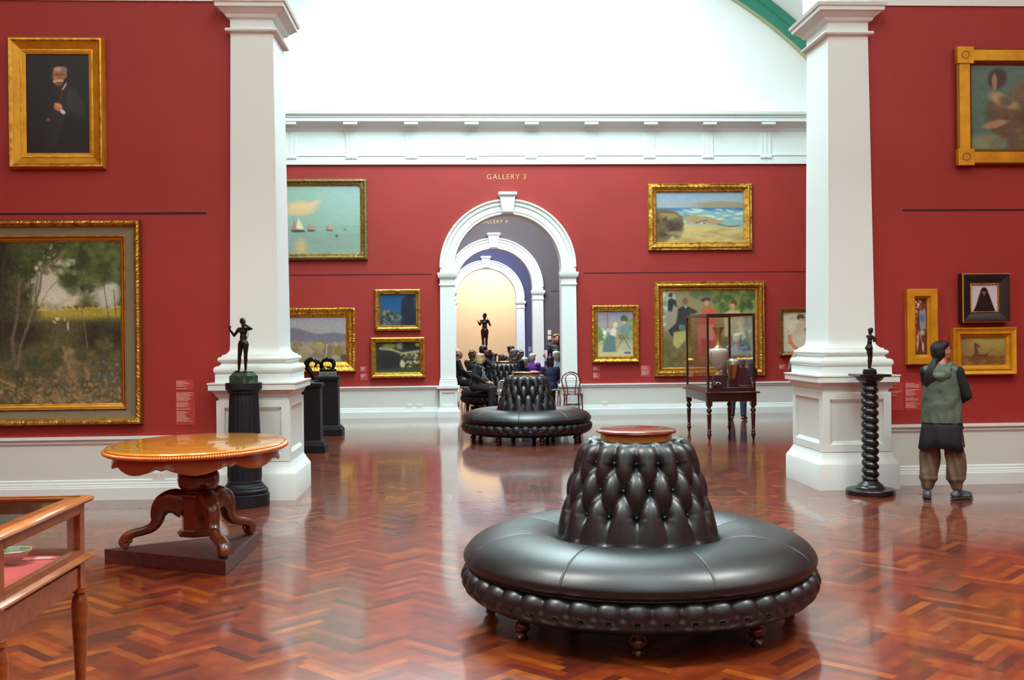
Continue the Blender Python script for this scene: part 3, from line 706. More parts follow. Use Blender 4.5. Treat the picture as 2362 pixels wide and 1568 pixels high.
# 3. right wall, top: bathers
A = Art(200, 150, (86, 108, 98), (84, 106, 92), 3)
A.mix(A.noise(5) * .6, (70, 96, 84)); A.ell(.20, .16, .07, .12, (58, 46, 38), .4, .2); A.ell(.18, .2, .02, .1, (150, 120, 88), .5); A.ell(.75, .22, .35, .16, (176, 140, 92), .5, -.1); A.ell(.52, .32, .2, .16, (110, 84, 58), .5)
A.poly([(.12, .45), (.30, .36), (.5, .5), (.8, .5), (.9, .75), (.7, 1), (.3, 1), (.14, .75)], (96, 78, 54), 6); A.ell(.25, .42, .12, .07, (176, 146, 108), .6, .5); A.ell(.55, .62, .16, .14, (76, 60, 44), .6); A.ell(.18, .7, .1, .04, (162, 128, 96), .5, -.3); A.ell(.12, .92, .14, .1, (120, 132, 100), .5)
A.blobs(60, (.1, .3, 1, 1), .05, [(110, 92, 60), (70, 58, 44), (130, 110, 70), (60, 84, 70)], .4); A.ell(.97, .75, .12, .2, (70, 110, 94), .5); A.grain(8)
e = picture('bather', 5.277, 4.600, 7.05, 3.373, D1, [(0, 0, GOLDR, 0), (0, .06, GOLDR, 0), (.02, .08, GOLDY, 0), (.045, .082, GOLDY, 0), (.13, .082, GOLDY, 0), (.135, .07, GOLDR, 0), (.15, .06, GOLDR, 0), (.155, .05, GOLDR, 0), (.172, .03, GOLDY, 0)], A,
        'large painting of a stooping nude in a gold frame with round corner bosses, top right')
for sx in (-1, 1):
    for sz in (-1, 1):
        b = MB(); b.box(-.087, .087, -.10, -.04, -.087, .087, GOLDY)
        for rr in (.042, .034): b.tube([(rr * math.cos(2 * PI * k / 28), -.10, rr * math.sin(2 * PI * k / 28)) for k in range(28)], .0025, 6, GOLDR, closed=True)
        b.ball((0, -.10, 0), .006, GOLDR, 10, 7)
        o = b.build('corner_boss', GOLDY, e); o.location = (sx * (7.05 - 5.277) / 2 - sx * .078, 0, sz * (4.6 - 3.373) / 2 - sz * .078)
# 4. small black frame
A = Art(60, 66, (196, 188, 196), (206, 196, 190), 4)
A.poly([(.45, .12), (.55, .12), (.68, .35), (.82, .75), (.92, 1), (.08, 1), (.2, .75), (.33, .35)], (22, 14, 14), 2); A.ell(.5, .32, .15, .2, (20, 12, 14), .3); A.ell(.5, .30, .10, .05, (150, 78, 40), .5); A.ell(.46, .29, .02, .02, (40, 20, 14), .5); A.ell(.54, .29, .02, .02, (40, 20, 14), .5); A.ell(.5, .37, .02, .05, (190, 130, 40), .5); A.poly([(.36, .4), (.64, .4), (.7, 1), (.3, 1)], (30, 18, 18), 4, .7); A.grain(5)
picture('veil', 5.296, 2.225, 5.81, 1.71, D1, [(0, 0, BLACKF, 0), (0, .10, GOLDY, 0), (.008, .11, BLACKF, 0), (.018, .11, BLACKF, 0), (.10, .07, GOLD, 0), (.108, .078, GOLD, 0), (.118, .06, GOLD, 0)], A,
        'small painting of a black-veiled head in a wide black frame')
# 5. tall narrow
A = Art(40, 110, (120, 60, 36), (104, 50, 28), 5)
A.mix(A.noise(9, 3), (88, 44, 30)); A.poly([(.35, .2), (.9, .18), (.9, .55), (.4, .55)], (130, 150, 160), 3, .9); A.ell(.6, .35, .2, .07, (90, 116, 152), .4); A.ell(.6, .6, .2, .05, (176, 160, 130), .5); A.ell(.22, .75, .10, .18, (188, 148, 110), .4, .15); A.ell(.65, .85, .1, .08, (196, 160, 120), .4)
A.blobs(30, (0, .02, .6, .25), .02, [(230, 210, 190), (190, 150, 120), (90, 40, 30)], .8); A.blobs(30, (0, .3, .2, .9), .02, [(210, 190, 160), (120, 70, 40)], .6); A.line([(.4, .6), (.6, .8), (.75, .95)], .012, (200, 160, 120)); A.grain(10)
picture('tall', 4.717, 2.069, 5.047, 1.272, D1, [(0, 0, GOLDY, 0), (0, .07, GOLDY, 0), (.01, .08, GOLDY, 0), (.075, .08, GOLDY, 0), (.09, .05, GOLDY, 0), (.098, .045, GOLDY, 0), (.105, .03, GOLDY, 0)], A,
        'tall narrow red-brown painting in a flat yellow-gold frame')
# 6. boat wreck
A = Art(100, 62, (168, 162, 84), (120, 84, 44), 6)
A.mix(np.clip((A.y - .62) * 12, 0, 1), (118, 80, 40)); A.mix(np.clip((.32 - A.x) * 4, 0, 1) * np.clip((.75 - A.y) * 5, 0, 1) * .8, (134, 108, 74)); A.poly([(.2, .75), (.3, .6), (.5, .62), (.62, .62), (.5, .76), (.3, .8)], (82, 52, 38), 2); A.poly([(.30, .2), (.34, .2), (.40, .6), (.30, .6)], (84, 56, 38), 2, .9); A.poly([(.31, .22), (.46, .32), (.40, .38), (.33, .34)], (96, 76, 50), 1)
A.line([(.5, .66), (.75, .42)], .012, (106, 88, 60)); A.line([(.32, .25), (.46, .24)], .008, (70, 46, 34)); A.blobs(70, (.05, .7, 1, 1), .03, [(132, 92, 44), (96, 64, 36), (150, 110, 56)], .5, 2.5); A.grain(8)
picture('wreck', 5.211, 1.656, 5.895, 1.156, D1, [(0, 0, GOLDY, 0), (0, .07, GOLDY, 0), (.012, .085, GOLDY, 0), (.025, .075, GOLDY, 0), (.05, .07, GOLDY, 0), (.055, .08, GOLDY, 0), (.065, .08, GOLDY, 0), (.075, .05, GOLDY, 0), (.095, .045, GOLDY, 0), (.105, .03, GOLDY, 0)], A,
        'small painting of a beached wreck under a yellow sky in a stepped gold frame')
# 7. sailing boats, back wall left
w7 = 2.05
A = Art(150, 105, (150, 182, 160), (128, 158, 140), 7)
u0 = .345   # the left third hides behind the pier from here
X = lambda q: u0 + q * (1 - u0)
A.mix(np.clip(A.x * 1.4 - .5, 0, 1) * np.clip(1 - A.y * 1.3, 0, 1), (152, 182, 188)); A.mix(np.clip((A.y - .58) * 5, 0, 1), (126, 150, 140)); A.mix(A.noise(5, 3, 3) * .35, (138, 168, 156))
A.ell(X(.16), .32, .13, .09, (216, 184, 132), .7); A.ell(X(.34), .26, .07, .035, (214, 180, 140), .8, -.4); A.ell(X(.1), .38, .12, .05, (206, 178, 136), .9); A.line([(0, .602), (1, .60)], .006, (120, 142, 142), .8)
for bx, s_, c1 in ((.12, 1.0, (214, 200, 160)), (.30, .55, (186, 134, 112)), (.56, .5, (204, 150, 110)), (-.2, .8, (200, 180, 150)), (.78, .22, (130, 130, 130))):
    x = X(bx); A.poly([(x - .02 * s_, .63), (x + .0, .63 - .17 * s_), (x + .055 * s_, .66 - .02), (x + .05 * s_, .66)], c1, 1); A.poly([(x - .065 * s_, .64), (x - .035 * s_, .64 - .14 * s_), (x - .02 * s_, .65)], (178, 110, 100), 1); A.poly([(x - .07 * s_, .65), (x + .06 * s_, .65), (x + .055 * s_, .65 + .04 * s_), (x - .055 * s_, .65 + .04 * s_)], (62, 76, 70), 1)
A.ell(X(.66), .74, .014, .02, (74, 92, 84), .4); A.mix(A.noise(10, 3, 5) * np.clip((A.y - .7) * 3, 0, 1) * .5, (150, 160, 120)); A.ell(X(.15), .9, .05, .12, (186, 168, 120), .9); A.grain(5, 50, 3)
OG = [(0, 0, GOLDD, 0), (0, .05, GOLDD, 0), (.012, .075, GOLDD, .01), (.035, .08, GOLDD, .012), (.05, .09, GOLD, .012), (.062, .06, GOLDD, .008), (.10, .045, GOLDD, .006), (.11, .055, GOLDD, 0), (.12, .05, GOLDD, 0), (.135, .035, GOLD, 0), (.15, .02, GOLD, 0)]
picture('sea', -1.805 - 2.45, 4.846, -1.805, 3.2, D2, OG, A, 'pale green seascape with sailing boats in an old carved frame, upper left of the arch', seg=.01, orn=rococo(.06), clusters=[(sx * .92, sz * .89, .10) for sx in (-1, 1) for sz in (-1, 1)] + [(.93, 0, .05)])
# 8. valley landscape
A = Art(130, 90, (164, 162, 168), (150, 140, 116), 8)
hill = .30 + .06 * np.sin(A.x * 5 + 3.4) + .03 * np.sin(A.x * 13); A.mix(np.clip((A.y - hill) * 30, 0, 1), (118, 114, 128)); A.mix(np.clip((A.y - .52 - (A.noise(5) - .5) * .1) * 14, 0, 1), (160, 148, 116)); A.mix(A.noise(12, 3, 2) * np.clip((A.y - .5) * 4, 0, 1), (118, 104, 80))
A.blobs(60, (0, .55, 1, 1), .04, [(132, 118, 84), (176, 162, 128), (112, 100, 78), (158, 146, 116)], .6, 2); A.ell(.66, .58, .04, .035, (170, 158, 74), .5); A.ell(.9, .74, .05, .11, (136, 112, 66), .4); A.ell(.80, .74, .03, .08, (134, 114, 74), .5); A.line([(.75, .9), (.755, .6)], .008, (206, 196, 166)); A.ell(.97, .9, .05, .08, (86, 80, 58), .6); A.grain(10)
picture('valley', -2.065 - 2.0, 2.246, -2.065, .945, D2, [(0, 0, GOLD, 0), (0, .05, GOLD, 0), (.01, .085, GOLDB, .018), (.03, .10, GOLDB, .022), (.05, .09, GOLDB, .02), (.07, .07, GOLDB, .016), (.10, .055, GOLDB, .014), (.125, .06, GOLDB, .012), (.14, .06, GOLDB, 0), (.15, .04, GOLDB, 0), (.175, .03, GOLDB, .006), (.2, .015, GOLD, 0)], A,
        'hazy valley landscape in a bright gold carved frame behind the pedestals', seg=.007, orn=foliage(.08), clusters=[(sx * .91, sz * .87, .085) for sx in (-1, 1) for sz in (-1, 1)])
# 9. blue nocturne
A = Art(80, 66, (24, 82, 128), (30, 92, 140), 9)
A.mix(A.noise(6) * .5, (18, 66, 108)); A.poly([(0, .32), (.12, .48), (.28, .52), (.42, .52), (.5, .6), (.6, .62), (.6, 1), (0, 1)], (62, 80, 84), 2); A.poly([(.62, .2), (.72, .08), (.8, 0), (.98, 0), (1, 1), (.58, 1), (.6, .3)], (24, 36, 50), 3); A.poly([(.1, .52), (.26, .5), (.3, .66), (.44, .74), (.42, .84), (.08, .68)], (118, 128, 112), 2); A.line([(.02, .72), (.3, .95)], .02, (130, 138, 124), .8)
A.blobs(30, (0, .6, .6, 1), .04, [(34, 46, 48), (100, 112, 104), (50, 64, 66)], .7, 1.5); A.line([(.95, .1), (.97, .4)], .01, (110, 130, 130), .7); A.grain(8)
picture('night', -1.681, 2.61, -.752, 1.766, D2, [(0, 0, GOLD, 0), (0, .05, GOLD, 0), (.01, .075, GOLD, 0), (.025, .078, GOLDD, .01), (.045, .08, GOLD, .014), (.07, .06, GOLD, .008), (.08, .04, GOLD, 0), (.095, .05, GOLDB, 0), (.11, .02, GOLD, 0)], A,
        'blue night scene with ruins, upper of the pair left of the arch', seg=.02, orn=rococo(.07))
# 10. green hillside
A = Art(90, 60, (40, 46, 34), (56, 66, 40), 10)
A.ell(.3, .12, .16, .09, (110, 128, 60), .5); A.ell(.55, .12, .08, .12, (132, 134, 120), .6); A.ell(.8, .12, .2, .14, (28, 34, 26), .5); A.ell(.95, .08, .06, .06, (150, 146, 110), .5); A.line([(.1, .2), (.35, .24), (.6, .38), (1, .30)], .06, (160, 152, 112), .9); A.ell(.3, .62, .34, .28, (38, 38, 40), .6); A.mix(np.clip((A.y - .85) * 8, 0, 1), (58, 84, 52))
A.blobs(80, (.55, .4, 1, .85), .03, [(176, 158, 116), (110, 96, 74), (60, 52, 44), (196, 182, 140)], .7, 1.4); A.ell(.6, .72, .06, .12, (186, 176, 140), .6); A.grain(10)
picture('green', -1.77, 1.636, -.674, .814, D2, [(0, 0, GOLD, 0), (0, .06, GOLD, 0), (.01, .085, GOLDB, 0), (.03, .09, GOLDB, 0), (.045, .06, GOLD, 0), (.075, .045, GOLD, 0), (.085, .055, GOLDB, .008), (.098, .05, GOLDB, 0), (.11, .02, GOLD, 0)], A,
        'dark green hillside in a smooth gold frame, lower of the pair left of the arch', seg=.025, orn=bead(.04))
# 11. beach
A = Art(150, 90, (140, 162, 186), (176, 158, 106), 11)
A.mix(np.clip((A.x - .36) * 5, 0, 1) * np.clip((A.y - .17 - .10 * np.abs(A.x - .75)) * 40, 0, 1) * (A.y < .33), (148, 140, 112)); A.mix(np.clip((A.y - .305) * 60, 0, 1), (76, 116, 150)); A.mix(np.clip((A.y - .36) * 30, 0, 1), (128, 168, 164)); A.blobs(50, (.3, .34, 1, .60), .016, [(196, 206, 196), (150, 186, 176), (98, 140, 150), (210, 214, 206)], .8, 5)
A.mix(np.clip((A.y - .56 - .12 * A.x + (A.noise(5) - .5) * .08) * 14, 0, 1), (196, 174, 112)); A.poly([(0, .36), (.12, .34), (.24, .40), (.30, .5), (.32, .66), (.26, .8), (.20, .86), (.1, 1), (0, 1)], (104, 88, 62), 3); A.poly([(.03, .42), (.2, .42), (.28, .5), (.1, .56)], (146, 126, 84), 3); A.blobs(40, (0, .5, .28, .9), .05, [(80, 66, 48), (120, 100, 68), (62, 52, 42)], .6)
A.poly([(.3, .5), (.42, .46), (.6, .5), (.78, .6), (.7, .66), (.5, .6), (.36, .62)], (168, 142, 96), 3); A.line([(.45, .62), (.58, .56)], .012, (96, 70, 48)); A.line([(.7, .64), (.82, .69), (.95, .68)], .013, (104, 78, 56)); A.blobs(8, (.5, .6, .6, .63), .01, [(220, 220, 220), (60, 50, 60)], .9); A.mix(np.clip((A.y - .85) * 6, 0, 1) * np.clip((.6 - A.x) * 3, 0, 1) * .6, (136, 116, 76)); A.blobs(40, (.2, .75, 1, 1), .03, [(206, 184, 120), (166, 144, 92), (150, 128, 84)], .4, 4); A.grain(6)
picture('beach', 3.915, 4.731, 6.077, 3.355, D2, [(0, 0, GOLD, 0), (0, .05, GOLD, 0), (.012, .07, GOLD, .004), (.04, .06, GOLD, .02), (.07, .09, GOLDB, .012), (.09, .085, GOLD, .014), (.115, .05, GOLD, .01), (.14, .045, GOLD, 0), (.15, .055, GOLD, 0), (.165, .05, GOLD, 0), (.18, .02, GOLD, 0)], A,
        'sunny rocky beach painting in a swept gold frame, upper right of the arch', seg=.01, orn=rococo(.07), clusters=[(sx * .93, sz * .89, .09) for sx in (-1, 1) for sz in (-1, 1)] + [(0, .9, .07), (0, -.9, .07), (.94, 0, .06), (-.94, 0, .06)])
# 12. mother and child
A = Art(80, 100, (140, 142, 164), (198, 190, 138), 12)
A.mix(np.clip((A.y - .33) * 12, 0, 1) * (A.y < .42), (124, 134, 150)); A.mix(np.clip((A.y - .36) * 14, 0, 1) * np.clip((.78 - A.y) * 6, 0, 1) * .8, (136, 156, 116)); A.blobs(60, (0, .38, .35, .75), .04, [(96, 128, 84), (150, 168, 110), (120, 150, 100), (206, 200, 170)], .7); A.blobs(25, (.8, .2, 1, .6), .05, [(110, 136, 90), (140, 160, 110)], .6); A.line([(.28, 0), (.29, .36)], .022, (168, 108, 108)); A.mix(np.clip((A.y - .74) * 8, 0, 1), (200, 190, 146))
A.poly([(.32, .5), (.48, .5), (.52, .9), (.12, .9), (.2, .66)], (98, 124, 124), 3); A.ell(.5, .3, .07, .065, (214, 200, 136), .4); A.poly([(.36, .42), (.46, .35), (.56, .44), (.5, .56), (.34, .52)], (224, 208, 190), 3); A.ell(.2, .47, .06, .05, (232, 230, 214), .5); A.ell(.75, .17, .1, .075, (84, 92, 66), .4); A.ell(.74, .25, .06, .03, (206, 164, 140), .5); A.poly([(.66, .33), (.86, .28), (.9, .42), (.86, .56), (.62, .46)], (116, 142, 134), 3); A.poly([(.6, .5), (.85, .55), (.75, .64), (.58, .6)], (128, 116, 96), 3)
A.line([(.53, .45), (.54, .92)], .014, (190, 152, 96)); A.line([(.55, .92), (.8, .8)], .014, (206, 192, 150)); A.line([(.75, .6), (.92, .84)], .01, (110, 92, 78)); A.line([(.7, .62), (.56, .8)], .01, (110, 92, 78)); A.ell(.84, .92, .1, .03, (110, 112, 140), .5); A.mix(np.clip((A.x - .5) * 4, 0, 1) * np.clip((A.y - .74) * 9, 0, 1) * np.clip((.88 - A.y) * 9, 0, 1), (150, 148, 160)); A.grain(9)
picture('child', 2.734, 2.247, 3.707, 1.071, D2, [(0, 0, GOLD, 0), (0, .05, GOLD, 0), (.008, .08, GOLDB, .012), (.028, .09, GOLDB, .016), (.045, .07, GOLD, 0), (.075, .06, GOLD, 0), (.085, .07, GOLD, 0), (.10, .04, GOLD, 0), (.115, .045, GOLDB, 0), (.128, .02, GOLD, 0)], A,
        'painting of two garden figures in a gold rope-edged frame right of the arch', seg=.008, orn=leafy(.06))
# 13. garden party
A = Art(180, 150, (150, 140, 100), (112, 104, 66), 13)
A.mix(np.clip((A.x - .5) * 3, 0, 1) * np.clip((.34 - A.y) * 6, 0, 1) * np.clip(A.noise(9) * 2, 0, 1), (92, 108, 54)); A.blobs(90, (.55, .0, 1, .3), .035, [(76, 100, 50), (120, 136, 62), (60, 84, 52), (150, 158, 84)], .7); A.blobs(70, (0, 0, .12, .5), .025, [(150, 178, 160), (110, 150, 120), (200, 208, 190), (176, 120, 100)], .8); A.blobs(20, (.3, 0, .55, .08), .03, [(90, 116, 76)], .7); A.mix(np.clip((A.y - .55) * 6, 0, 1), (106, 94, 62)); A.mix(np.clip((A.x - .7) * 4, 0, 1) * np.clip((A.y - .3) * 6, 0, 1), (140, 142, 116))
A.poly([(.06, .12), (.15, .12), (.16, .34), (.12, .52), (.03, .52)], (150, 140, 120), 3); A.ell(.09, .06, .02, .03, (90, 66, 50), .4); A.poly([(.06, .13), (.1, .1), (.15, .14), (.155, .22), (.12, .18), (.1, .28), (.06, .26)], (50, 52, 58), 2)
A.poly([(.17, .24), (.24, .19), (.32, .24), (.38, .28), (.33, .31), (.3, .30), (.3, .6), (.2, .55), (.1, .6), (.06, .52), (.15, .42)], (54, 56, 58), 3); A.ell(.245, .14, .034, .045, (128, 96, 70), .4); A.poly([(.225, .19), (.265, .21), (.255, .24)], (210, 200, 180), 1)
A.ell(.465, .125, .055, .03, (86, 66, 88), .4, -.1); A.ell(.475, .17, .025, .035, (200, 140, 100), .5); A.poly([(.42, .24), (.5, .21), (.57, .26), (.58, .5), (.56, .88), (.36, .88), (.4, .5)], (192, 92, 72), 4); A.poly([(.38, .45), (.55, .45), (.55, .66), (.38, .7)], (204, 140, 110), 5, .7); A.poly([(.41, .62), (.56, .66), (.54, .84), (.42, .86)], (158, 70, 66), 4, .8)
A.ell(.77, .17, .035, .045, (120, 64, 50), .4); A.ell(.755, .21, .024, .035, (206, 150, 112), .5); A.poly([(.66, .3), (.74, .25), (.83, .28), (.88, .4), (.86, .62), (.66, .6)], (188, 168, 120), 4)
A.poly([(.12, .54), (.25, .52), (.25, .64), (.16, .76), (.11, .7)], (174, 164, 100), 4); A.ell(.205, .48, .03, .035, (170, 120, 80), .4); A.poly([(.18, .45), (.24, .45), (.24, .52), (.2, .52)], (84, 122, 104), 2)
A.ell(.845, .60, .048, .05, (222, 214, 188), .4); A.poly([(.79, .68), (.9, .66), (.95, .78), (.76, .76)], (84, 104, 128), 4); A.blobs(60, (.0, .75, .6, 1), .03, [(134, 120, 62), (90, 84, 56), (112, 108, 60)], .5, 2); A.grain(8)
picture('party', 4.02, 2.717, 6.315, .772, D2, [(0, 0, GOLD, 0), (0, .06, GOLD, 0), (.012, .085, GOLD, 0), (.04, .08, GOLD, 0), (.055, .095, GOLDB, .016), (.08, .11, GOLDB, .02), (.10, .09, GOLDB, .016), (.115, .06, GOLDR, 0), (.14, .04, GOLD, 0), (.15, .048, GOLDB, 0), (.165, .045, GOLD, 0), (.185, .02, GOLD, 0)], A,
        'large garden party painting in a broad gold leaf frame behind the glass case', seg=.008, orn=foliage(.10))
# 14. rose wallpaper nude, partly hidden
A = Art(110, 110, (214, 206, 176), (206, 200, 172), 14)
A.blobs(50, (0, 0, 1, .7), .05, [(206, 150, 140), (160, 180, 140), (226, 212, 170), (214, 170, 150)], .6); A.ell(.33, .13, .07, .08, (92, 76, 70), .4); A.ell(.34, .19, .04, .04, (196, 160, 130), .5); A.poly([(.28, .25), (.45, .26), (.56, .5), (.45, .58), (.3, .58), (.2, .62), (.24, .4)], (196, 182, 150), 4); A.ell(.4, .75, .24, .22, (214, 204, 178), .5); A.line([(.12, .6), (.14, .78), (.24, .92), (.4, .95)], .05, (220, 120, 86), .8); A.grain(7)
picture('rose', 6.629, 2.15, 7.92, 1.166, D2, [(0, 0, GOLDD, 0), (0, .05, GOLDD, 0), (.015, .08, GOLDD, .01), (.04, .07, GOLD, .016), (.06, .05, GOLDD, .008), (.075, .04, GOLD, 0), (.09, .02, GOLD, 0)], A,
        'pale painting of a seated figure with roses, dark gilt frame beside the right pier', seg=.02, orn=rococo(.06), clusters=[(-.93, .9, .06), (-.93, -.9, .06)])

# ------------------------------------------------------------------ wall labels, sockets, switches
def wlabel(x0, z1, x1, z0, Y, m, label, seed, blocks, group=None):
    e = empty('wall_label', ((x0 + x1) / 2, Y, (z0 + z1) / 2), label, 'label', group=group)
    w, h = x1 - x0, z1 - z0
    MB().box(-w / 2, w / 2, -.003, 0, -h / 2, h / 2, m).build('label_panel', m, e)
    rng = random.Random(seed); tb = MB(); z = h / 2 - .012; lh = .0085
    for nl in blocks:
        for i in range(nl):
            if z - lh < -h / 2: break
            L = (w - .02) * (.45 + .5 * rng.random()); x = -w / 2 + .008; end = x + L
            while x < end:
                q = .006 + .022 * rng.random(); tb.box(x, min(x + q, end), -.0042, -.0028, z - lh * .62, z, LTEXT); x += q + .004
            z -= lh * 1.45
        z -= lh * 1.6
    tb.build('printed_text', LTEXT, e)
    return e
wlabel(-2.880, 1.205, -2.700, 1.100, D1, LPANELR, 'small text label right of the woodland picture, upper of two', 1, [5, 3])
wlabel(-2.880, 1.085, -2.688, .745, D1, LPANELR, 'long text label right of the woodland picture, lower of two', 2, [7, 4, 1, 9])
wlabel(4.535, 1.085, 4.695, .79, D1, LPANELR, 'left text label on the wall behind the barley-twist column', 3, [1, 0, 1, 0, 2, 1])
wlabel(4.71, 1.085, 4.90, .79, D1, LPANELR, 'text label on the wall between the column and the woman', 4, [4, 6, 3, 5])
wlabel(-1.985, 1.05, -1.855, .93, D2, LPANEL, 'small label beside the green hillside picture, upper one', 5, [6])
wlabel(-1.985, .905, -1.84, .765, D2, LPANEL, 'small label beside the green hillside picture, lower one', 6, [6])
wlabel(2.752, 1.005, 2.90, .905, D2, LPANEL, 'small label under the two-figure garden painting, upper one', 7, [6])
wlabel(2.752, .87, 2.90, .745, D2, LPANEL, 'small label under the two-figure garden painting, lower one', 8, [8])
wlabel(3.745, 1.0, 3.94, .77, D2, LPANEL, 'text label at the lower left corner of the garden party frame', 9, [6, 8])
wlabel(6.62, .99, 6.78, .875, D2, LPANEL, 'small label below the rose painting by the right pier', 10, [6])
wlabel(2.53, 1.27, 2.70, .93, Y3, LPANELB, 'small label on the blue wall seen through the arches', 11, [5, 7])
def socket(x, z, Y, label, w=.115, h=.072):
    e = empty('power_socket', (x, Y, z), label, 'socket')
    MB().box(-w / 2, w / 2, -.014, 0, -h / 2, h / 2, PLAST).build('faceplate', PLAST, e, bevel=.003)
    for s in (-1, 1):
        MB().box(s * w * .25 - .006, s * w * .25 + .006, -.019, -.013, .012, .026, PLAST).build('rocker_switch', PLAST, e)
        b = MB()
        for q in (-1, 1): b.box(s * w * .25 + q * .007 - .0015, s * w * .25 + q * .007 + .0015, -.0148, -.0138, -.006, .004, BLACKF)
        b.box(s * w * .25 - .0015, s * w * .25 + .0015, -.0148, -.0138, -.02, -.011, BLACKF); b.build('socket_slots', BLACKF, e)
socket(-3.055, .235, D1 - .012, 'white double power socket on the dado behind the round table', .125, .075)
socket(-1.0, .235, D2 - .012, 'white power socket on the far dado, left of two beside the arch')
socket(-.79, .235, D2 - .012, 'white power socket on the far dado, right of two beside the arch')
socket(2.99, .235, D2 - .012, 'white power socket on the far dado near the bentwood chair')
for z, s, l in ((1.735, .135, 'white square switch panel on the grey wall, upper one'), (1.585, .115, 'white square switch panel on the grey wall, lower one')):
    e = empty('wall_switch', (2.585, Y2, z), l, 'switch'); MB().box(-.05, .05, -.03, 0, -s / 2, s / 2, PLAST).build('switch_box', PLAST, e, bevel=.004)
    MB().box(-.03, .03, -.034, -.03, -s / 3, s / 3, PLAST).build('cover_plate', PLAST, e)

# ------------------------------------------------------------------ tufted round ottomans
def tuft_surface(prof, nb, row_t, seam_rows, depth, per, rows, fade_top=.2):
    """prof(t)->(r,z); buttons in rows at row_t; returns a tufted surface of revolution and the button positions"""
    nu = nb * per; v = []; f = []; R = len(rows)
    nr = len(row_t)
    def vcoord(t):   # row coordinate: 0 at first row, nr-1 at the last
        if nr == 1: return (t - row_t[0]) * 8
        if t <= row_t[0]: return (t - row_t[0]) / (row_t[1] - row_t[0])
        for i in range(nr - 1):
            if t <= row_t[i + 1]: return i + (t - row_t[i]) / (row_t[i + 1] - row_t[i])
        return nr - 1 + (t - row_t[-1]) / (row_t[-1] - row_t[-2])
    for t in rows:
        r, z = prof(t); r2, z2 = prof(min(1, t + .01)); r1, z1 = prof(max(0, t - .01))
        tx, tz = r2 - r1, z2 - z1; L = math.hypot(tx, tz) or 1; nx, nz = tz / L, -tx / L
        if nx < 0 and abs(nx) > .3: nx, nz = -nx, -nz
        V = vcoord(t)
        for k in range(nu):
            u = k / per
            if nr > 1 and 0 <= V <= nr - 1 or (nr == 1 and V > 0):
                Vc = min(V, 1.0) if nr == 1 else V
                p = u + Vc / 2; q = u - Vc / 2
                puff = (abs(math.sin(PI * p)) * abs(math.sin(PI * q))) ** .55
                du = min(abs(p - round(p)), .5); dv = min(abs(q - round(q)), .5)
                pit = math.exp(-(du * du + dv * dv) * 17)
            else:
                off = 0 if V < 0 else ((nr - 1) % 2) * .5
                uu = u + off; s = abs(math.sin(PI * uu)); e = abs(V if V < 0 else V - (nr - 1)); s0 = s ** .8
                k2 = max(0.0, 1 - e * .75); puff = 1 - (1 - s0) * (0.35 + .65 * k2)
                d = abs(uu - round(uu)); pit = math.exp(-(2 * d * d + e * e * .5) * 26)
            if nr == 1: puff = 1 - (1 - puff) * max(0, 1 - abs(t - .5) ** 3 * 6)
            a = 2 * PI * u / nb; dd = depth * (1 - puff) + depth * .7 * pit
            edge = min(1, (t / fade_top) ** 1.3, (1 - t) / .04); dd *= edge
            v.append(((r - nx * dd) * math.cos(a), (r - nx * dd) * math.sin(a), z - nz * dd))
    for i in range(R - 1):
        for k in range(nu): f.append((i * nu + k, (i + 1) * nu + k, (i + 1) * nu + (k + 1) % nu, i * nu + (k + 1) % nu))
    pos = []
    for j, t in enumerate(row_t):
        r, z = prof(t)
        for k in range(nb):
            a = 2 * PI * (k + (.5 if j % 2 else 0)) / nb; pos.append((a, r - depth * 1.25, z))
    return v, f, pos
def interp(tab):
    L = [0]
    for a, b in zip(tab, tab[1:]): L.append(L[-1] + math.hypot(a[0] - b[0], a[1] - b[1]))
    T = L[-1]
    def f(t):
        s = t * T
        for i in range(len(tab) - 1):
            if s <= L[i + 1] or i == len(tab) - 2:
                q = (s - L[i]) / (L[i + 1] - L[i]); q = max(0, min(1, q)); return (tab[i][0] + (tab[i + 1][0] - tab[i][0]) * q, tab[i][1] + (tab[i + 1][1] - tab[i][1]) * q)
    return f
def smooth_tab(tab, n=40):
    P = [Vector((a, b, 0)) for a, b in tab]; out = []
    for i in range(len(P) - 1):
        p0, p1, p2, p3 = P[max(0, i - 1)], P[i], P[i + 1], P[min(len(P) - 1, i + 2)]
        m = max(2, n // len(P))
        for k in range(m):
            t = k / m; q = 0.5 * ((2 * p1) + (-p0 + p2) * t + (2 * p0 - 5 * p1 + 4 * p2 - p3) * t * t + (-p0 + 3 * p1 - 3 * p2 + p3) * t ** 3); out.append((q.x, q.y))
    out.append(tab[-1]); return out
def button_mesh():
    mb = MB(); mb.lathe([(.0015, .009), (.006, .0085), (.0095, .006), (.011, .002), (.010, -.004)], 12); o = mb.build('button', LBTN, None, smooth=60); return o
BANDW = mat('satinwood_band', (196, 140, 60), .25, coat=.5)
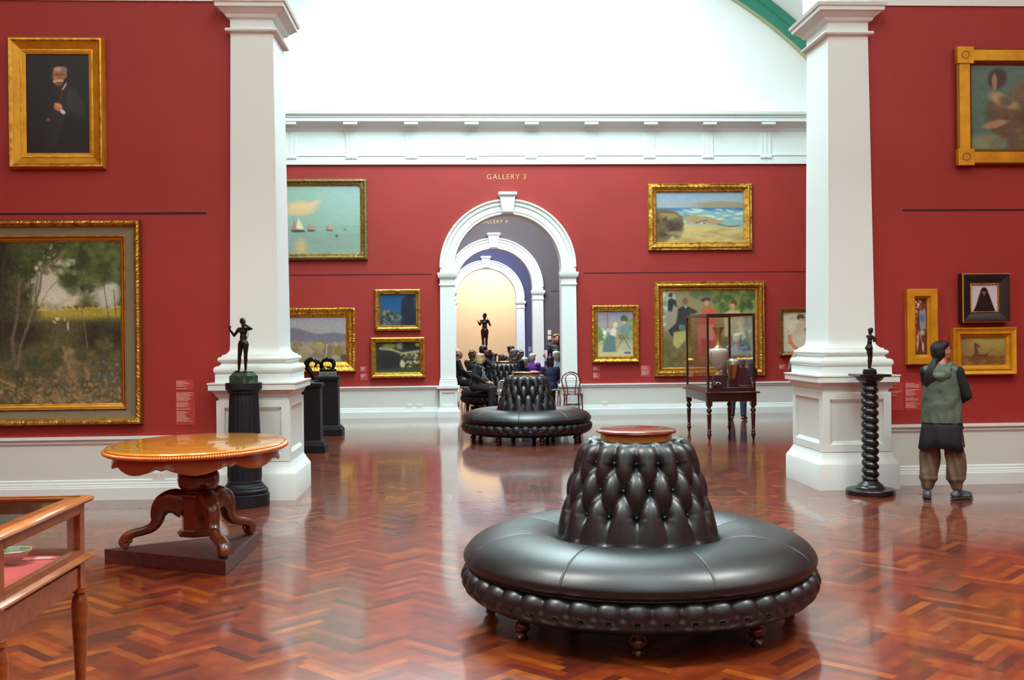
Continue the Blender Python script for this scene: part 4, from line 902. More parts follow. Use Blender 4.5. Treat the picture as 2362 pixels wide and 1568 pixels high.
def make_ottoman(loc, rz, label):
    e = empty('tufted_ottoman', loc, label, 'ottoman', rz)
    # backrest cone
    cone = interp(smooth_tab([(.185, 1.0), (.25, 1.004), (.30, .992), (.333, .962), (.352, .915), (.365, .875), (.392, .79), (.415, .70), (.44, .60), (.458, .52), (.47, .45)], 60))
    N = 74; rows = [i / N for i in range(N + 1)]
    def t_at(z0):
        best = min(range(400), key=lambda i: abs(cone(i / 400)[1] - z0)); return best / 400
    rt = [t_at(.895), t_at(.75), t_at(.612)]
    v, f, pos = tuft_surface(cone, 16, rt, None, .037, 14, rows)
    mb = MB(); mb.add(v, f); bk = mb.build('backrest', LEATHER, e, smooth=180)
    b0 = button_mesh(); first = True
    for a, r, z in pos:
        b = b0 if first else b0.copy()
        if not first: COL.objects.link(b)
        first = False; b.parent = bk; b.location = (r * math.cos(a), r * math.sin(a), z)
        b.rotation_euler = Vector((math.cos(a), math.sin(a), .2)).to_track_quat('Z', 'Y').to_euler()
    # seat cushion with radial seams
    seat = smooth_tab([(.44, .43), (.475, .452), (.54, .478), (.64, .498), (.76, .495), (.87, .468), (.955, .425), (1.0, .375), (1.008, .345), (.995, .318), (.965, .303)], 50)
    seams = [(k + .5) * 2 * PI / 8 for k in range(8)]
    angs = sorted(set([round(2 * PI * k / 160, 5) for k in range(160)] + [round(s + d, 5) for s in seams for d in (-.022, -.012, -.006, -.002, 0, .002, .006, .012, .022)]))
    v = []; f = []; na = len(angs)
    for i, (r, z) in enumerate(seat):
        i0, i1 = max(0, i - 1), min(len(seat) - 1, i + 1); tx, tz = seat[i1][0] - seat[i0][0], seat[i1][1] - seat[i0][1]; L = math.hypot(tx, tz); nx, nz = -tz / L, tx / L
        for a in angs:
            d = min(abs((a - s + PI) % (2 * PI) - PI) for s in seams) * r
            g = -.003 * math.exp(-(d / .003) ** 2) - .003 * math.exp(-(d / .06) ** 2)
            v.append(((r + nx * g) * math.cos(a), (r + nx * g) * math.sin(a), z + nz * g))
    for i in range(len(seat) - 1):
        for k in range(na): f.append((i * na + k, (i + 1) * na + k, (i + 1) * na + (k + 1) % na, i * na + (k + 1) % na))
    MB().add(v, f).build('seat_cushion', LEATHER, e, smooth=180)
    MB().tube([(.972 * math.cos(2 * PI * k / 96), .972 * math.sin(2 * PI * k / 96), .303) for k in range(96)], .008, 8, closed=True).build('piping', LBTN, e, smooth=180)
    sk = interp(smooth_tab([(.955, .305), (.995, .290), (1.018, .262), (1.025, .225), (1.012, .185), (.98, .150), (.935, .125), (.88, .112)], 50))
    v, f, pos = tuft_surface(lambda t: sk(1 - t), 44, [.50], None, .016, 10, [i / 26 for i in range(27)], .06)
    s = MB().add(v, [tuple(reversed(q)) for q in f]).build('skirt', LEATHER, e, smooth=180)
    for a, r, z in pos:
        b = b0.copy(); COL.objects.link(b); b.parent = s; b.location = (r * math.cos(a), r * math.sin(a), z); b.rotation_euler = (0, PI / 2, a)
    MB().lathe([(.9, .118), (.9, .13), (.3, .13)], 48).build('base_frame', BLACKF, e)
    # feet
    for k in range(8):
        a = 2 * PI * k / 8 - PI / 2
        for rr in ((.86,) if k % 2 == 0 else (.86,)):
            fb = MB().lathe([(.018, 0), (.03, .004), (.034, .018), (.024, .03), (.022, .036), (.04, .052), (.047, .072), (.04, .092), (.026, .104), (.026, .112), (.036, .118)], 20)
            o = fb.build('foot', DKMAHOG, e, smooth=50); o.location = (rr * math.cos(a), rr * math.sin(a), 0)
    for k in range(3):
        a = 2 * PI * k / 3 + .5; o = MB().lathe([(.018, 0), (.03, .004), (.034, .018), (.024, .03), (.022, .036), (.04, .052), (.047, .072), (.04, .092), (.026, .104), (.036, .118)], 16).build('foot', DKMAHOG, e, smooth=50); o.location = (.45 * math.cos(a), .45 * math.sin(a), 0)
    tp = MB().lathe([(.20, .995), (.205, 1.0), (.205, 1.034)], 64, BANDW, cap=False).lathe([(.206, 1.034), (.212, 1.038), (.225, 1.042), (.232, 1.048), (.230, 1.056), (.222, 1.062), (.215, 1.064), (.20, 1.066), (.0005, 1.067)], 64, MAHOG)
    t = tp.build('wooden_top', MAHOG, e, smooth=30)
    return e
ott = make_ottoman((1.026, 5.98, 0), -0.17, 'large black buttoned leather ottoman nearest the viewer')
o2 = copy_tree(ott); o2.location = (1.06, 16.2, 0); o2.rotation_euler = (0, 0, .2); o2['label'] = 'black buttoned leather ottoman in the far room before the arch'
o3 = copy_tree(ott); o3.location = (1.06, 23.75, 0); o3.rotation_euler = (0, 0, .1); o3['label'] = 'black buttoned leather ottoman with people seated round it beyond the arch'
for o in (ott, o2, o3): o['group'] = 'round buttoned leather ottomans'

# ------------------------------------------------------------------ inlaid oval table on its triangular platform
TC = Vector((-1.905, 7.69, 0))
mb = MB(); tri = [(-2.575, 7.655), (-1.60, 7.165), (-1.575, 8.24)]
v = [(x, y, 0) for x, y in tri] + [(x, y, .1) for x, y in tri]
mb.add(v, [(2, 1, 0), (3, 4, 5), (0, 1, 4, 3), (1, 2, 5, 4), (2, 0, 3, 5)], DARKW)
tag(mb.build('display_plinth', DARKW, bevel=.003), 'low dark triangular wooden platform under the oval table', 'platform')
INLAY = mat('inlaid_table_veneer', (206, 142, 34), .22, coat=.9, coat_rough=.05, noise=((184, 112, 24), 26, .3, .7, (1, 6, 1)))
INRING = mat('inlay_ring', (130, 62, 20), .25, coat=.8, coat_rough=.06)
def zigzag_mat(name, c1, c2, sc=60, amp=.012):
    m = mat(name, c1, .3, coat=.6, coat_rough=.08); nt = m.node_tree; b = nt.nodes['Principled BSDF']
    tc = nt.nodes.new('ShaderNodeUVMap') if False else nt.nodes.new('ShaderNodeTexCoord'); sp = nt.nodes.new('ShaderNodeSeparateXYZ'); nt.links.new(tc.outputs['Object'], sp.inputs[0])
    def M_(op, a, bb=None):
        n = nt.nodes.new('ShaderNodeMath'); n.operation = op
        for i, q in enumerate((a, bb)):
            if q is None: continue
            if isinstance(q, (int, float)): n.inputs[i].default_value = q
            else: nt.links.new(q, n.inputs[i])
        return n.outputs[0]
    ang = M_('ARCTAN2', sp.outputs[1], sp.outputs[0]); pp = M_('PINGPONG', M_('MULTIPLY', ang, 1.0), .02)
    h = M_('MULTIPLY', M_('ADD', sp.outputs[2], M_('MULTIPLY', pp, amp / .02)), sc); fr = M_('FRACT', h); st = M_('GREATER_THAN', fr, .55)
    mx = nt.nodes.new('ShaderNodeMix'); mx.data_type = 'RGBA'; nt.links.new(st, mx.inputs[0]); mx.inputs[6].default_value = (*s2l(c1), 1); mx.inputs[7].default_value = (*s2l(c2), 1)
    nt.links.new(mx.outputs[2], b.inputs['Base Color']); return m
ZIG = zigzag_mat('zigzag_inlay', (118, 52, 18), (158, 88, 32), 62)
ZIGD = zigzag_mat('dark_zigzag_inlay', (84, 34, 16), (118, 56, 26), 48)
GAD = mat('gadrooned_edge', (186, 100, 26), .25, coat=.7, coat_rough=.06)
t = empty('oval_pedestal_table', (TC.x, TC.y, .1), 'oval inlaid pedestal table with scalloped apron and three scrolled legs', 'table')
EA, EB = .622, .785   # half axes
ER = Matrix.Rotation(math.radians(-5), 4, 'Z')
def ering(k, dz, n=144, fn=None):
    out = []
    for i in range(n):
        a = 2 * PI * i / n; p = ER @ Vector(((EA + k) * math.cos(a), (EB + k) * math.sin(a), 0)); z = dz if fn is None else dz + fn(a); out.append((p.x, p.y, z))
    return out
def estack(rings, m, name, par, smooth=40, capb=True, capt=True):
    n = len(rings[0]); v = [p for r in rings for p in r]; f = []
    for i in range(len(rings) - 1):
        for k in range(n): f.append((i * n + k, i * n + (k + 1) % n, (i + 1) * n + (k + 1) % n, (i + 1) * n + k))
    if capt: f.append(tuple((len(rings) - 1) * n + k for k in range(n)))
    if capb: f.append(tuple(reversed(range(n))))
    return MB().add(v, f).build(name, m, par, smooth=smooth)
top = estack([ering(-.03, .722), ering(-.012, .734), ering(-.006, .748), ering(-.016, .758), ering(-.04, .760)], INLAY, 'table_top', t)
for kx, ky, w_ in ((.20, .26, .010), (.40, .52, .006), (.56, .70, .005)):
    v = []; n = 96
    for i in range(n):
        a = 2 * PI * i / n
        for q in (0, w_): p = ER @ Vector(((kx + q) * math.cos(a), (ky + q) * math.sin(a), .7606)); v.append(tuple(p))
    MB().add(v, [(2 * i, 2 * i + 1, (2 * i + 3) % (2 * n), (2 * i + 2) % (2 * n)) for i in range(n)]).build('inlaid_ring', INRING, top)
n = 1320; rg = []
for k, z in ((-.045, .712), (-.012, .708), (.004, .718), (.008, .728), (.0, .738), (-.012, .742)):
    r = []
    for i in range(n):
        a = 2 * PI * i / n; g = .011 * abs(math.sin(a * 110)) ** .7 if k > -.04 else 0; p = ER @ Vector(((EA + k - .006 + g) * math.cos(a), (EB + k - .006 + g) * math.sin(a), 0)); r.append((p.x, p.y, z))
    rg.append(r)
estack(rg, GAD, 'gadrooned_rim', t, 60)
def scal(a):
    u = (a * 4 / PI) % 1.0; s = math.sin(PI * u); c = min(u, 1 - u); return -.046 * s ** 1.5 - .012 * math.exp(-((c - .0) / .035) ** 2) + .006 * math.exp(-((c - .09) / .04) ** 2)
estack([ering(-.075, .652, 288, lambda a: scal(a)), ering(-.06, .649, 288, lambda a: scal(a)), ering(-.052, .657, 288, lambda a: scal(a) + .004), ering(-.056, .668, 288, lambda a: scal(a) * .6), ering(-.06, .712, 288)], ZIG, 'scalloped_apron', t, 50, capb=False, capt=False)
estack([ering(-.08, .70), ering(-.08, .712)], DKMAHOG, 'underframe', t)
MB().lathe([(.03, .70), (.16, .70), (.16, .62), (.10, .60), (.10, .575), (.125, .56), (.146, .53), (.15, .49), (.142, .45), (.12, .42), (.105, .41), (.105, .395), (.12, .39)][::-1], 32, ZIGD).build('column', ZIGD, t, smooth=40)
MB().lathe([(.09, .085), (.155, .09), (.16, .105), (.135, .125), (.125, .14), (.125, .36), (.142, .375), (.145, .395), (.12, .40)], 8, ZIGD).build('octagonal_post', ZIGD, t)
def scroll_leg(ang):
    pts = [(.09, .30), (.17, .335), (.25, .31), (.285, .25), (.295, .195), (.33, .15), (.39, .125), (.455, .11), (.51, .085), (.535, .05), (.525, .028), (.50, .022)]
    rr = [.10, .092, .078, .058, .043, .036, .032, .032, .035, .034, .026, .020]
    P = smooth_tab(pts, 48); n = len(P); L = []; R = []
    for i, (x, z) in enumerate(P):
        L.append((x, 0, z)); q = i / (n - 1) * (len(rr) - 1); k = int(min(q, len(rr) - 2)); R.append(rr[k] + (rr[k + 1] - rr[k]) * (q - k))
    zmin = min(p[2] - r for p, r in zip(L, R)); L = [(p[0], 0, p[2] - min(0, zmin) ) for p in L]
    mb = MB(); up = None; v = []; f = []; m = 12
    for i, p in enumerate(L):
        a = Vector(L[min(i + 1, n - 1)]) - Vector(L[max(i - 1, 0)]); a.normalize(); nn = Vector((-a.z, 0, a.x)); wd = .040 + max(0, R[i] - .03) * .34
        for k in range(m):
            t_ = 2 * PI * k / m; c, s = math.cos(t_), math.sin(t_); c = math.copysign(abs(c) ** .6, c); s = math.copysign(abs(s) ** .6, s)
            v.append(Vector(p) + nn * R[i] * c + Vector((0, wd * s, 0)))
    for i in range(n - 1):
        for k in range(m): f.append((i * m + k, i * m + (k + 1) % m, (i + 1) * m + (k + 1) % m, (i + 1) * m + k))
    f.append(tuple(reversed(range(m)))); f.append(tuple((n - 1) * m + k for k in range(m)))
    mb.add(v, f)
    o = mb.build('leg', LEGM, t, smooth=60); o.rotation_euler = (0, 0, ang)
    for sy in (-1, 1):
        s_ = MB(); s_.tube([( .505 + .024 * math.cos(q) * (1 - q / 14), sy * .034, .052 - .0 + .024 * math.sin(q) * (1 - q / 14)) for q in [k * .5 for k in range(18)]], .007, 6)
        s_.build('foot_scroll', LEGM, o, smooth=60)
LEGM = mat('carved_leg_wood', (118, 58, 20), .28, coat=.6, coat_rough=.08, noise=((78, 34, 14), 12, .35, .65))
for a in (math.radians(183), math.radians(-58), math.radians(58)): scroll_leg(a)

# ------------------------------------------------------------------ table showcase, lower left
def turned(prof, n=20): return MB().lathe(prof, n)
e = empty('table_showcase', (-2.37, 4.06, 0), 'polished timber table showcase with glass top and turned legs, lower left corner', 'display case')
X0, X1, Ya, Yb = -.80, .79, -.43, .40
def part(mb, name, m, par=None, smooth=None, bevel=None): return mb.build(name, m, par or e, smooth=smooth, bevel=bevel)
b = MB()     # lid frame with a moulded edge
for (a0, a1, c0, c1) in ((X0 - .018, X1 + .018, Yb - .05, Yb + .03), (X0 - .018, X1 + .018, Ya - .03, Ya + .05), (X0 - .018, X0 + .05, Ya + .05, Yb - .05), (X1 - .06, X1 + .018, Ya + .05, Yb - .05)):
    b.box(a0, a1, c0, c1, .928, .950, CASEW)
part(b, 'lid_frame', CASEW)
b = MB(); cx, cyy = (X0 + X1) / 2, (Ya + Yb) / 2; hx, hy = (X1 - X0) / 2 + .018, (Yb - Ya) / 2 + .03
def ringloft(b, levels, m):
    v = []; f = []
    for z, ex in levels: v += [(cx - hx - ex, cyy - hy - ex, z), (cx + hx + ex, cyy - hy - ex, z), (cx + hx + ex, cyy + hy + ex, z), (cx - hx - ex, cyy + hy + ex, z)]
    for i in range(len(levels) - 1):
        for k in range(4): f.append((i * 4 + k, i * 4 + (k + 1) % 4, i * 4 + 4 + (k + 1) % 4, i * 4 + 4 + k))
    b.add(v, f, m)
ringloft(b, [(.918, -.03), (.920, -.02), (.926, -.012), (.930, .004), (.938, .010), (.946, .008), (.952, -.004), (.952, -.03)], CASEL); part(b, 'lid_moulding', CASEL, smooth=50)
part(MB().box(X0 + .05, X1 - .05, Ya + .05, Yb - .05, .936, .942), 'top_glass', GLASS)
for x in (X0, X1):
    for y in (Ya, Yb):
        sx, sy = (-1 if x > 0 else 1), (-1 if y > 0 else 1)
        part(MB().box(min(x, x + sx * .055), max(x, x + sx * .055), min(y, y + sy * .055), max(y, y + sy * .055), .56, .928), 'corner_post', CASEW, bevel=.003)
for y in (Ya, Yb - .03): part(MB().box(X0 + .055, X1 - .055, y, y + .03, .885, .928).box(X0 + .055, X1 - .055, y, y + .03, .69, .735), 'side_rail', CASEW)
for x in (X0, X1 - .03): part(MB().box(x, x + .03, Ya + .055, Yb - .055, .885, .928).box(x, x + .03, Ya + .055, Yb - .055, .69, .735), 'side_rail', CASEW)
for y in (Ya + .012, Yb - .018): part(MB().box(X0 + .055, X1 - .055, y, y + .005, .735, .885), 'side_glass', GLASS)
for x in (X0 + .012, X1 - .018): part(MB().box(x, x + .005, Ya + .055, Yb - .055, .735, .885), 'side_glass', GLASS)
b = MB(); ringloft(b, [(.678, -.065), (.680, -.02), (.688, .002), (.697, .010), (.703, .008), (.707, -.004), (.711, -.03), (.714, -.062)], CASEL); part(b, 'ledge_moulding', CASEL, smooth=50)
part(MB().box(X0 + .01, X1 - .01, Ya + .01, Yb - .01, .70, .712), 'case_lining', FELT)
part(MB().box(X0 + .02, X1 - .02, Ya + .008, Ya + .03, .575, .665).box(X0 + .02, X1 - .02, Yb - .03, Yb - .008, .575, .665).box(X0 + .008, X0 + .03, Ya + .03, Yb - .03, .575, .665).box(X1 - .03, X1 - .008, Ya + .03, Yb - .03, .575, .665), 'apron', CASEW)
for x in (X0 + .028, X1 - .014):
    for y in (Ya + .028, Yb - .028):
        o = turned([(.014, 0), (.02, .02), (.017, .04), (.018, .10), (.026, .30), (.033, .44), (.034, .50), (.030, .53), (.022, .545), (.022, .552), (.032, .556), (.030, .566), (.030, .575)]); o = part(o, 'leg', CASEW, smooth=40); o.location = (x, y, 0)
BW, BG, BR = mat('porcelain_rim', (206, 220, 206), .2), mat('green_enamel', (70, 120, 78), .25, noise=((150, 60, 70), 38, .55, .62)), mat('painted_bowl_centre', (150, 36, 40), .25, noise=((60, 60, 150), 30, .5, .56))
e2 = empty('porcelain_bowl', (-1.80, 4.28, .712), 'eight-sided enamelled bowl, green and red inside, in the table showcase', 'bowl')
MB().lathe([(.035, 0), (.036, .012), (.05, .02), (.085, .05), (.108, .078)], 8, BW, cap=False).build('bowl_body', BW, e2)
MB().lathe([(.108, .078), (.104, .078), (.088, .058), (.07, .04)], 8, BG, cap=False).build('bowl_lining', BG, e2)
MB().lathe([(.07, .04), (.05, .026), (.02, .02), (.001, .019)], 8, BR, cap=False).build('bowl_centre', BR, e2)
MB().tube([(.107 * math.cos(PI * k / 4), .107 * math.sin(PI * k / 4), .079) for k in range(8)], .0025, 6, closed=True).build('bowl_rim', BW, e2)
e2.scale = (.68, .68, .68)
e2 = empty('showcase_label', (-1.705, 4.36, .712), 'small clear text label on the rose lining of the showcase', 'label')
b = MB().box(-.05, .05, -.03, .03, 0, .003); b.build('label_panel', mat('lining_label', (186, 84, 84), .3), e2)
b = MB()
for i in range(5): b.box(-.04, .02 + .02 * ((i * 7) % 3) / 2, .02 - i * .011, .024 - i * .011, .003, .0036)
b.build('printed_text', LTEXT, e2)

# ------------------------------------------------------------------ pedestals
e = empty('fluted_column_pedestal', (-2.085, 10.205, 0), 'black fluted column pedestal in front of the left pier', 'pedestal')
MB().lathe([(.234, 0), (.234, .115), (.228, .12), (.215, .122), (.222, .135), (.222, .155), (.208, .168), (.200, .170), (.20, .180), (.19, .188), (.182, .192), (.178, .205), (.168, .215)], 56, BLKPED).build('base', BLKPED, e, smooth=30)
n = 160; v = []; f = []
lv = [(.21, .170), (.25, .166), (.30, .165), (.6, .156), (.9, .145), (1.06, .139), (1.085, .139)]
for z, r in lv:
    for k in range(n): a = 2 * PI * k / n; g = .006 * abs(math.sin(a * 10)) if .28 < z < 1.07 else 0; v.append(((r - .006 + g) * math.cos(a), (r - .006 + g) * math.sin(a), z))
for i in range(len(lv) - 1):
    for k in range(n): f.append((i * n + k, i * n + (k + 1) % n, (i + 1) * n + (k + 1) % n, (i + 1) * n + k))
MB().add(v, f).build('fluted_shaft', BLKPED, e, smooth=60)
MB().lathe([(.139, 1.085), (.15, 1.09), (.155, 1.10), (.15, 1.11), (.158, 1.115), (.17, 1.125), (.174, 1.13), (.174, 1.188), (.17, 1.19)], 56, BLKPED).build('capital', BLKPED, e, smooth=30)
for k in range(40):
    if k == 0: s0 = MB().ball((0, 0, 0), .0035, None, 8, 5).build('stud', CHROME, e, smooth=180)
    else: s0 = s0.copy(); COL.objects.link(s0)
    s0.location = (.169 * math.cos(2 * PI * k / 40), .169 * math.sin(2 * PI * k / 40), .243)
e = empty('barley_twist_pedestal', (4.115, 10.2, 0), 'tall black barley-twist column pedestal in front of the right pier', 'pedestal')
MB().lathe([(.235, 0), (.24, .006), (.24, .04), (.23, .052), (.15, .056)], 56, EBONY).build('round_base', EBONY, e, smooth=30)
MB().lathe([(.15, .054), (.148, .066), (.13, .078), (.125, .088), (.115, .098), (.10, .11), (.085, .122), (.078, .13)], 48, EBONY).build('foot_collar', EBONY, e, smooth=30)
n = 48; N = 260; v = []; f = []
for i in range(N + 1):
    z = .125 + (1.085 - .125) * i / N; ed = min(1, i / 10, (N - i) / 10)
    for k in range(n):
        a = 2 * PI * k / n; ph = (a + 2 * PI * z / .0765) / 2; r = .060 + .026 * abs(math.sin(ph)) ** .8 * ed + .012 * (1 - ed); v.append((r * math.cos(a), r * math.sin(a), z))
for i in range(N):
    for k in range(n): f.append((i * n + k, i * n + (k + 1) % n, (i + 1) * n + (k + 1) % n, (i + 1) * n + k))
MB().add(v, f).build('twisted_shaft', EBONY, e, smooth=180)
MB().lathe([(.078, 1.08), (.086, 1.09), (.075, 1.10), (.085, 1.115), (.105, 1.13), (.125, 1.145), (.128, 1.155), (.14, 1.165), (.14, 1.175)], 48, EBONY).build('capital', EBONY, e, smooth=30)
MB().loft([(1.175, .15, .15), (1.18, .158, .158), (1.196, .158, .158), (1.2, .152, .152)], EBONY).build('square_top', EBONY, e)
def sq_ped(x, y, label, wx=.18, d=.15):
    e = empty('square_pedestal', (x, y, 0), label, 'pedestal', group='square black pedestals behind the left pier')
    MB().loft([(0, .25, .2), (.105, .25, .2), (.11, .24, .19), (.13, .235, .185), (.132, .222, .172), (.15, .217, .167), (.152, .205, .158), (.17, .197, .15), (.175, .187, .14)], BLKPED).build('plinth', BLKPED, e)
    MB().loft([(.175, .182, .14), (.90, .178, .138)], BLKPED).build('shaft', BLKPED, e)
    MB().loft([(.90, .178, .138), (.91, .182, .142), (.935, .20, .16), (.94, .205, .165), (.982, .205, .165), (.985, .2, .16)], BLKPED).build('cap', BLKPED, e)
sq_ped(-2.14, 14.94, 'square black pedestal just behind the left pier, nearer of two'); sq_ped(-2.185, 17.5, 'square black pedestal behind the left pier, farther of two')
e = empty('box_pedestal', (.86, 28.3, 0), 'dark box-shaped pedestal standing far beyond the seated people', 'pedestal')
MB().loft([(0, .2, .2), (.1, .2, .2), (.12, .17, .17), (1.10, .17, .17), (1.12, .2, .2), (1.17, .2, .2)], BLKPED).build('shaft', BLKPED, e); MB().lathe([(.05, 1.17), (.055, 1.2), (.045, 1.25), (.05, 1.27)], 16).build('small_knob', BLKPED, e, smooth=50)
e = empty('statue_pedestal', (1.0, 39.0, 0), 'pale pedestal under the brown bronze at the end of the enfilade', 'pedestal')
MB().loft([(0, .26, .26), (.12, .26, .26), (.14, .20, .20), (1.0, .20, .20), (1.02, .22, .22), (1.10, .22, .22)], PEACH).build('shaft', PEACH, e)

# ------------------------------------------------------------------ glazed case on a stand
e = empty('glass_display_case', (4.15, 16.33, 0), 'tall mahogany-framed glass case on turned legs before the garden party painting', 'display case')
hx, hy = .385, .74; H0, H1 = .735, 1.935
def leg_prof(): return [(.012, 0), (.020, .03), (.026, .06), (.034, .085), (.036, .10), (.028, .115), (.020, .125), (.030, .135), (.034, .145), (.024, .16), (.019, .17), (.028, .185), (.026, .20), (.030, .30), (.033, .38), (.036, .40), (.022, .415), (.030, .43), (.042, .45), (.042, .465), (.028, .485), (.022, .50), (.036, .515), (.034, .53)]
for x in (-1, 1):
    for y in (-1, 1):
        o = MB().lathe(leg_prof(), 20).build('leg', DKMAHOG, e, smooth=40); o.location = (x * (hx - .045), y * (hy - .045), 0)
        MB().box(x * (hx - .045) - .042, x * (hx - .045) + .042, y * (hy - .045) - .042, y * (hy - .045) + .042, .525, .72).build('leg_block', DKMAHOG, e, bevel=.003)
MB().box(-hx + .05, hx - .05, -hy, -hy + .03, .595, .72).box(-hx + .05, hx - .05, hy - .03, hy, .595, .72).box(-hx, -hx + .03, -hy + .05, hy - .05, .595, .72).box(hx - .03, hx, -hy + .05, hy - .05, .595, .72).build('apron', DKMAHOG, e)
MB().loft([(.715, hx + .01, hy + .01), (.722, hx + .04, hy + .04), (.735, hx + .045, hy + .045), (.745, hx + .03, hy + .03), (.75, hx, hy)], DKMAHOG).build('stand_top', DKMAHOG, e)
fr = MB(); a, c = hx - .012, hy - .012; q = .034
MB().box(-a, a, -c, -c + q, .75, .80).box(-a, a, c - q, c, .75, .80).box(-a, -a + q, -c + q, c - q, .75, .80).box(a - q, a, -c + q, c - q, .75, .80).build('bottom_rail', DKMAHOG, e)
for x in (-1, 1):
    for y in (-1, 1): MB().box(min(x * a, x * (a - q)), max(x * a, x * (a - q)), min(y * c, y * (c - q)), max(y * c, y * (c - q)), .80, 1.90).build('corner_post', DKMAHOG, e, bevel=.004)
MB().box(-a, a, -c, -c + q, 1.90, H1).box(-a, a, c - q, c, 1.90, H1).box(-a, -a + q, -c + q, c - q, 1.90, H1).box(a - q, a, -c + q, c - q, 1.90, H1).build('top_rail', DKMAHOG, e, bevel=.006)
for y in (-c + .014, c - .018): MB().box(-a + q, a - q, y, y + .004, .80, 1.90).build('glass_pane', GLASS, e)
for x in (-a + .014, a - .018): MB().box(x, x + .004, -c + q, c - q, .80, 1.90).build('glass_pane', GLASS, e)
MB().box(-a + q, a - q, -c + q, c - q, H1 - .02, H1 - .015).build('glass_top', GLASS, e)
MB().box(-a + q, a - q, -c + q, c - q, .76, .79).build('case_floor', GREYF, e)
# things inside it
PORC = mat('cream_porcelain', (216, 206, 184), .18, coat=.5, noise=((206, 120, 140), 11, .60, .68)); URNG = mat('urn_gold', (196, 168, 96), .3, metal=.55)
def inside(px, Y): return (px - 1056.7) / 2393 * Y
sx = inside(1664, 15.95); s = tag(MB().box(-.10, .10, -.09, .09, 0, .187).build('display_riser', MAROON, bevel=.003), 'dark riser block under the tall urn in the glass case', 'riser'); s.location = (sx + .01, 15.98, .79)
u = empty('tall_urn', (sx, 15.98, .977), 'cream and gold porcelain urn with trumpet neck, tallest piece in the glass case', 'urn'); k = 1.03
MB().lathe([(r * k, z * k) for r, z in [(.075, 0), (.078, .012), (.06, .02), (.035, .045), (.022, .07), (.024, .085)]], 32, URNG).build('urn_foot', URNG, u, smooth=40)
MB().lathe([(r * k, z * k) for r, z in [(.022, .08), (.045, .095), (.09, .15), (.128, .24), (.146, .32), (.148, .37), (.135, .40), (.10, .412), (.07, .415)]], 40, PORC).build('urn_body', PORC, u, smooth=50)
MB().lathe([(r * k, z * k) for r, z in [(.07, .412), (.072, .42), (.06, .432), (.045, .445), (.03, .47), (.034, .56), (.045, .64), (.075, .705), (.094, .725), (.095, .73), (.085, .73)]], 32, URNG, cap=False).build('urn_neck', URNG, u, smooth=50)
ORV = mat('lustre_vase', (200, 120, 52), .22, metal=.15, coat=.5, wave=((150, 74, 32), 'BANDS', 3.0, 3.5, .6)); ORT = mat('lustre_shoulder', (176, 170, 150), .2, metal=.3, noise=((120, 130, 84), 14, .5, .62))
sx = inside(1698, 16.05); s = tag(MB().box(-.085, .085, -.08, .08, 0, .13).build('display_riser', MAROON, bevel=.003), 'low dark riser block under the orange vase in the glass case', 'riser'); s.location = (sx + .02, 16.1, .79)
u = empty('lustre_vase', (sx + .01, 16.1, .92), 'rounded orange lustre vase with silvery shoulder in the glass case', 'vase')
MB().lathe([(.055, 0), (.062, .01), (.078, .08), (.098, .16), (.108, .22)], 36, ORV).build('vase_body', ORV, u, smooth=50)
MB().lathe([(.108, .22), (.104, .26), (.085, .295), (.062, .31), (.055, .318), (.06, .328), (.05, .328)], 36, ORT, cap=False).build('vase_shoulder', ORT, u, smooth=50)
sx = inside(1724, 15.95); u = empty('maroon_easel_stand', (sx, 16.0, .79), 'tapering maroon box standing beside the orange vase', 'box')
MB().loft([(0, .125, .07), (.30, .06, .05), (.31, .055, .045)], MAROON).build('tapered_body', MAROON, u); MB().box(-.02, .02, -.02, .02, .31, .37).build('finial', MAROON, u, bevel=.006); MB().box(-.10, .12, -.09, -.075, .02, .035).build('ledge', GOLD, u)
sx = inside(1660, 15.72); u = empty('silver_centrepiece', (sx, 15.72, .79), 'small silver piece on a dark block at the front of the glass case', 'silverware')
MB().box(-.08, .06, -.05, .05, 0, .055).build('block', BLACKF, u); b = MB()
b.tube([(-.04 + .02 * math.cos(t), -.01, .085 + .02 * math.sin(t)) for t in [PI * k / 6 for k in range(12)]], .005, 6, closed=True); b.tube([(-.02, -.01, .08), (.01, -.01, .095), (.04, -.01, .085), (.055, -.01, .07)], .008, 8); b.box(-.05, .05, -.03, .01, .055, .06); b.build('silver_ornament', CHROME, u, smooth=60)

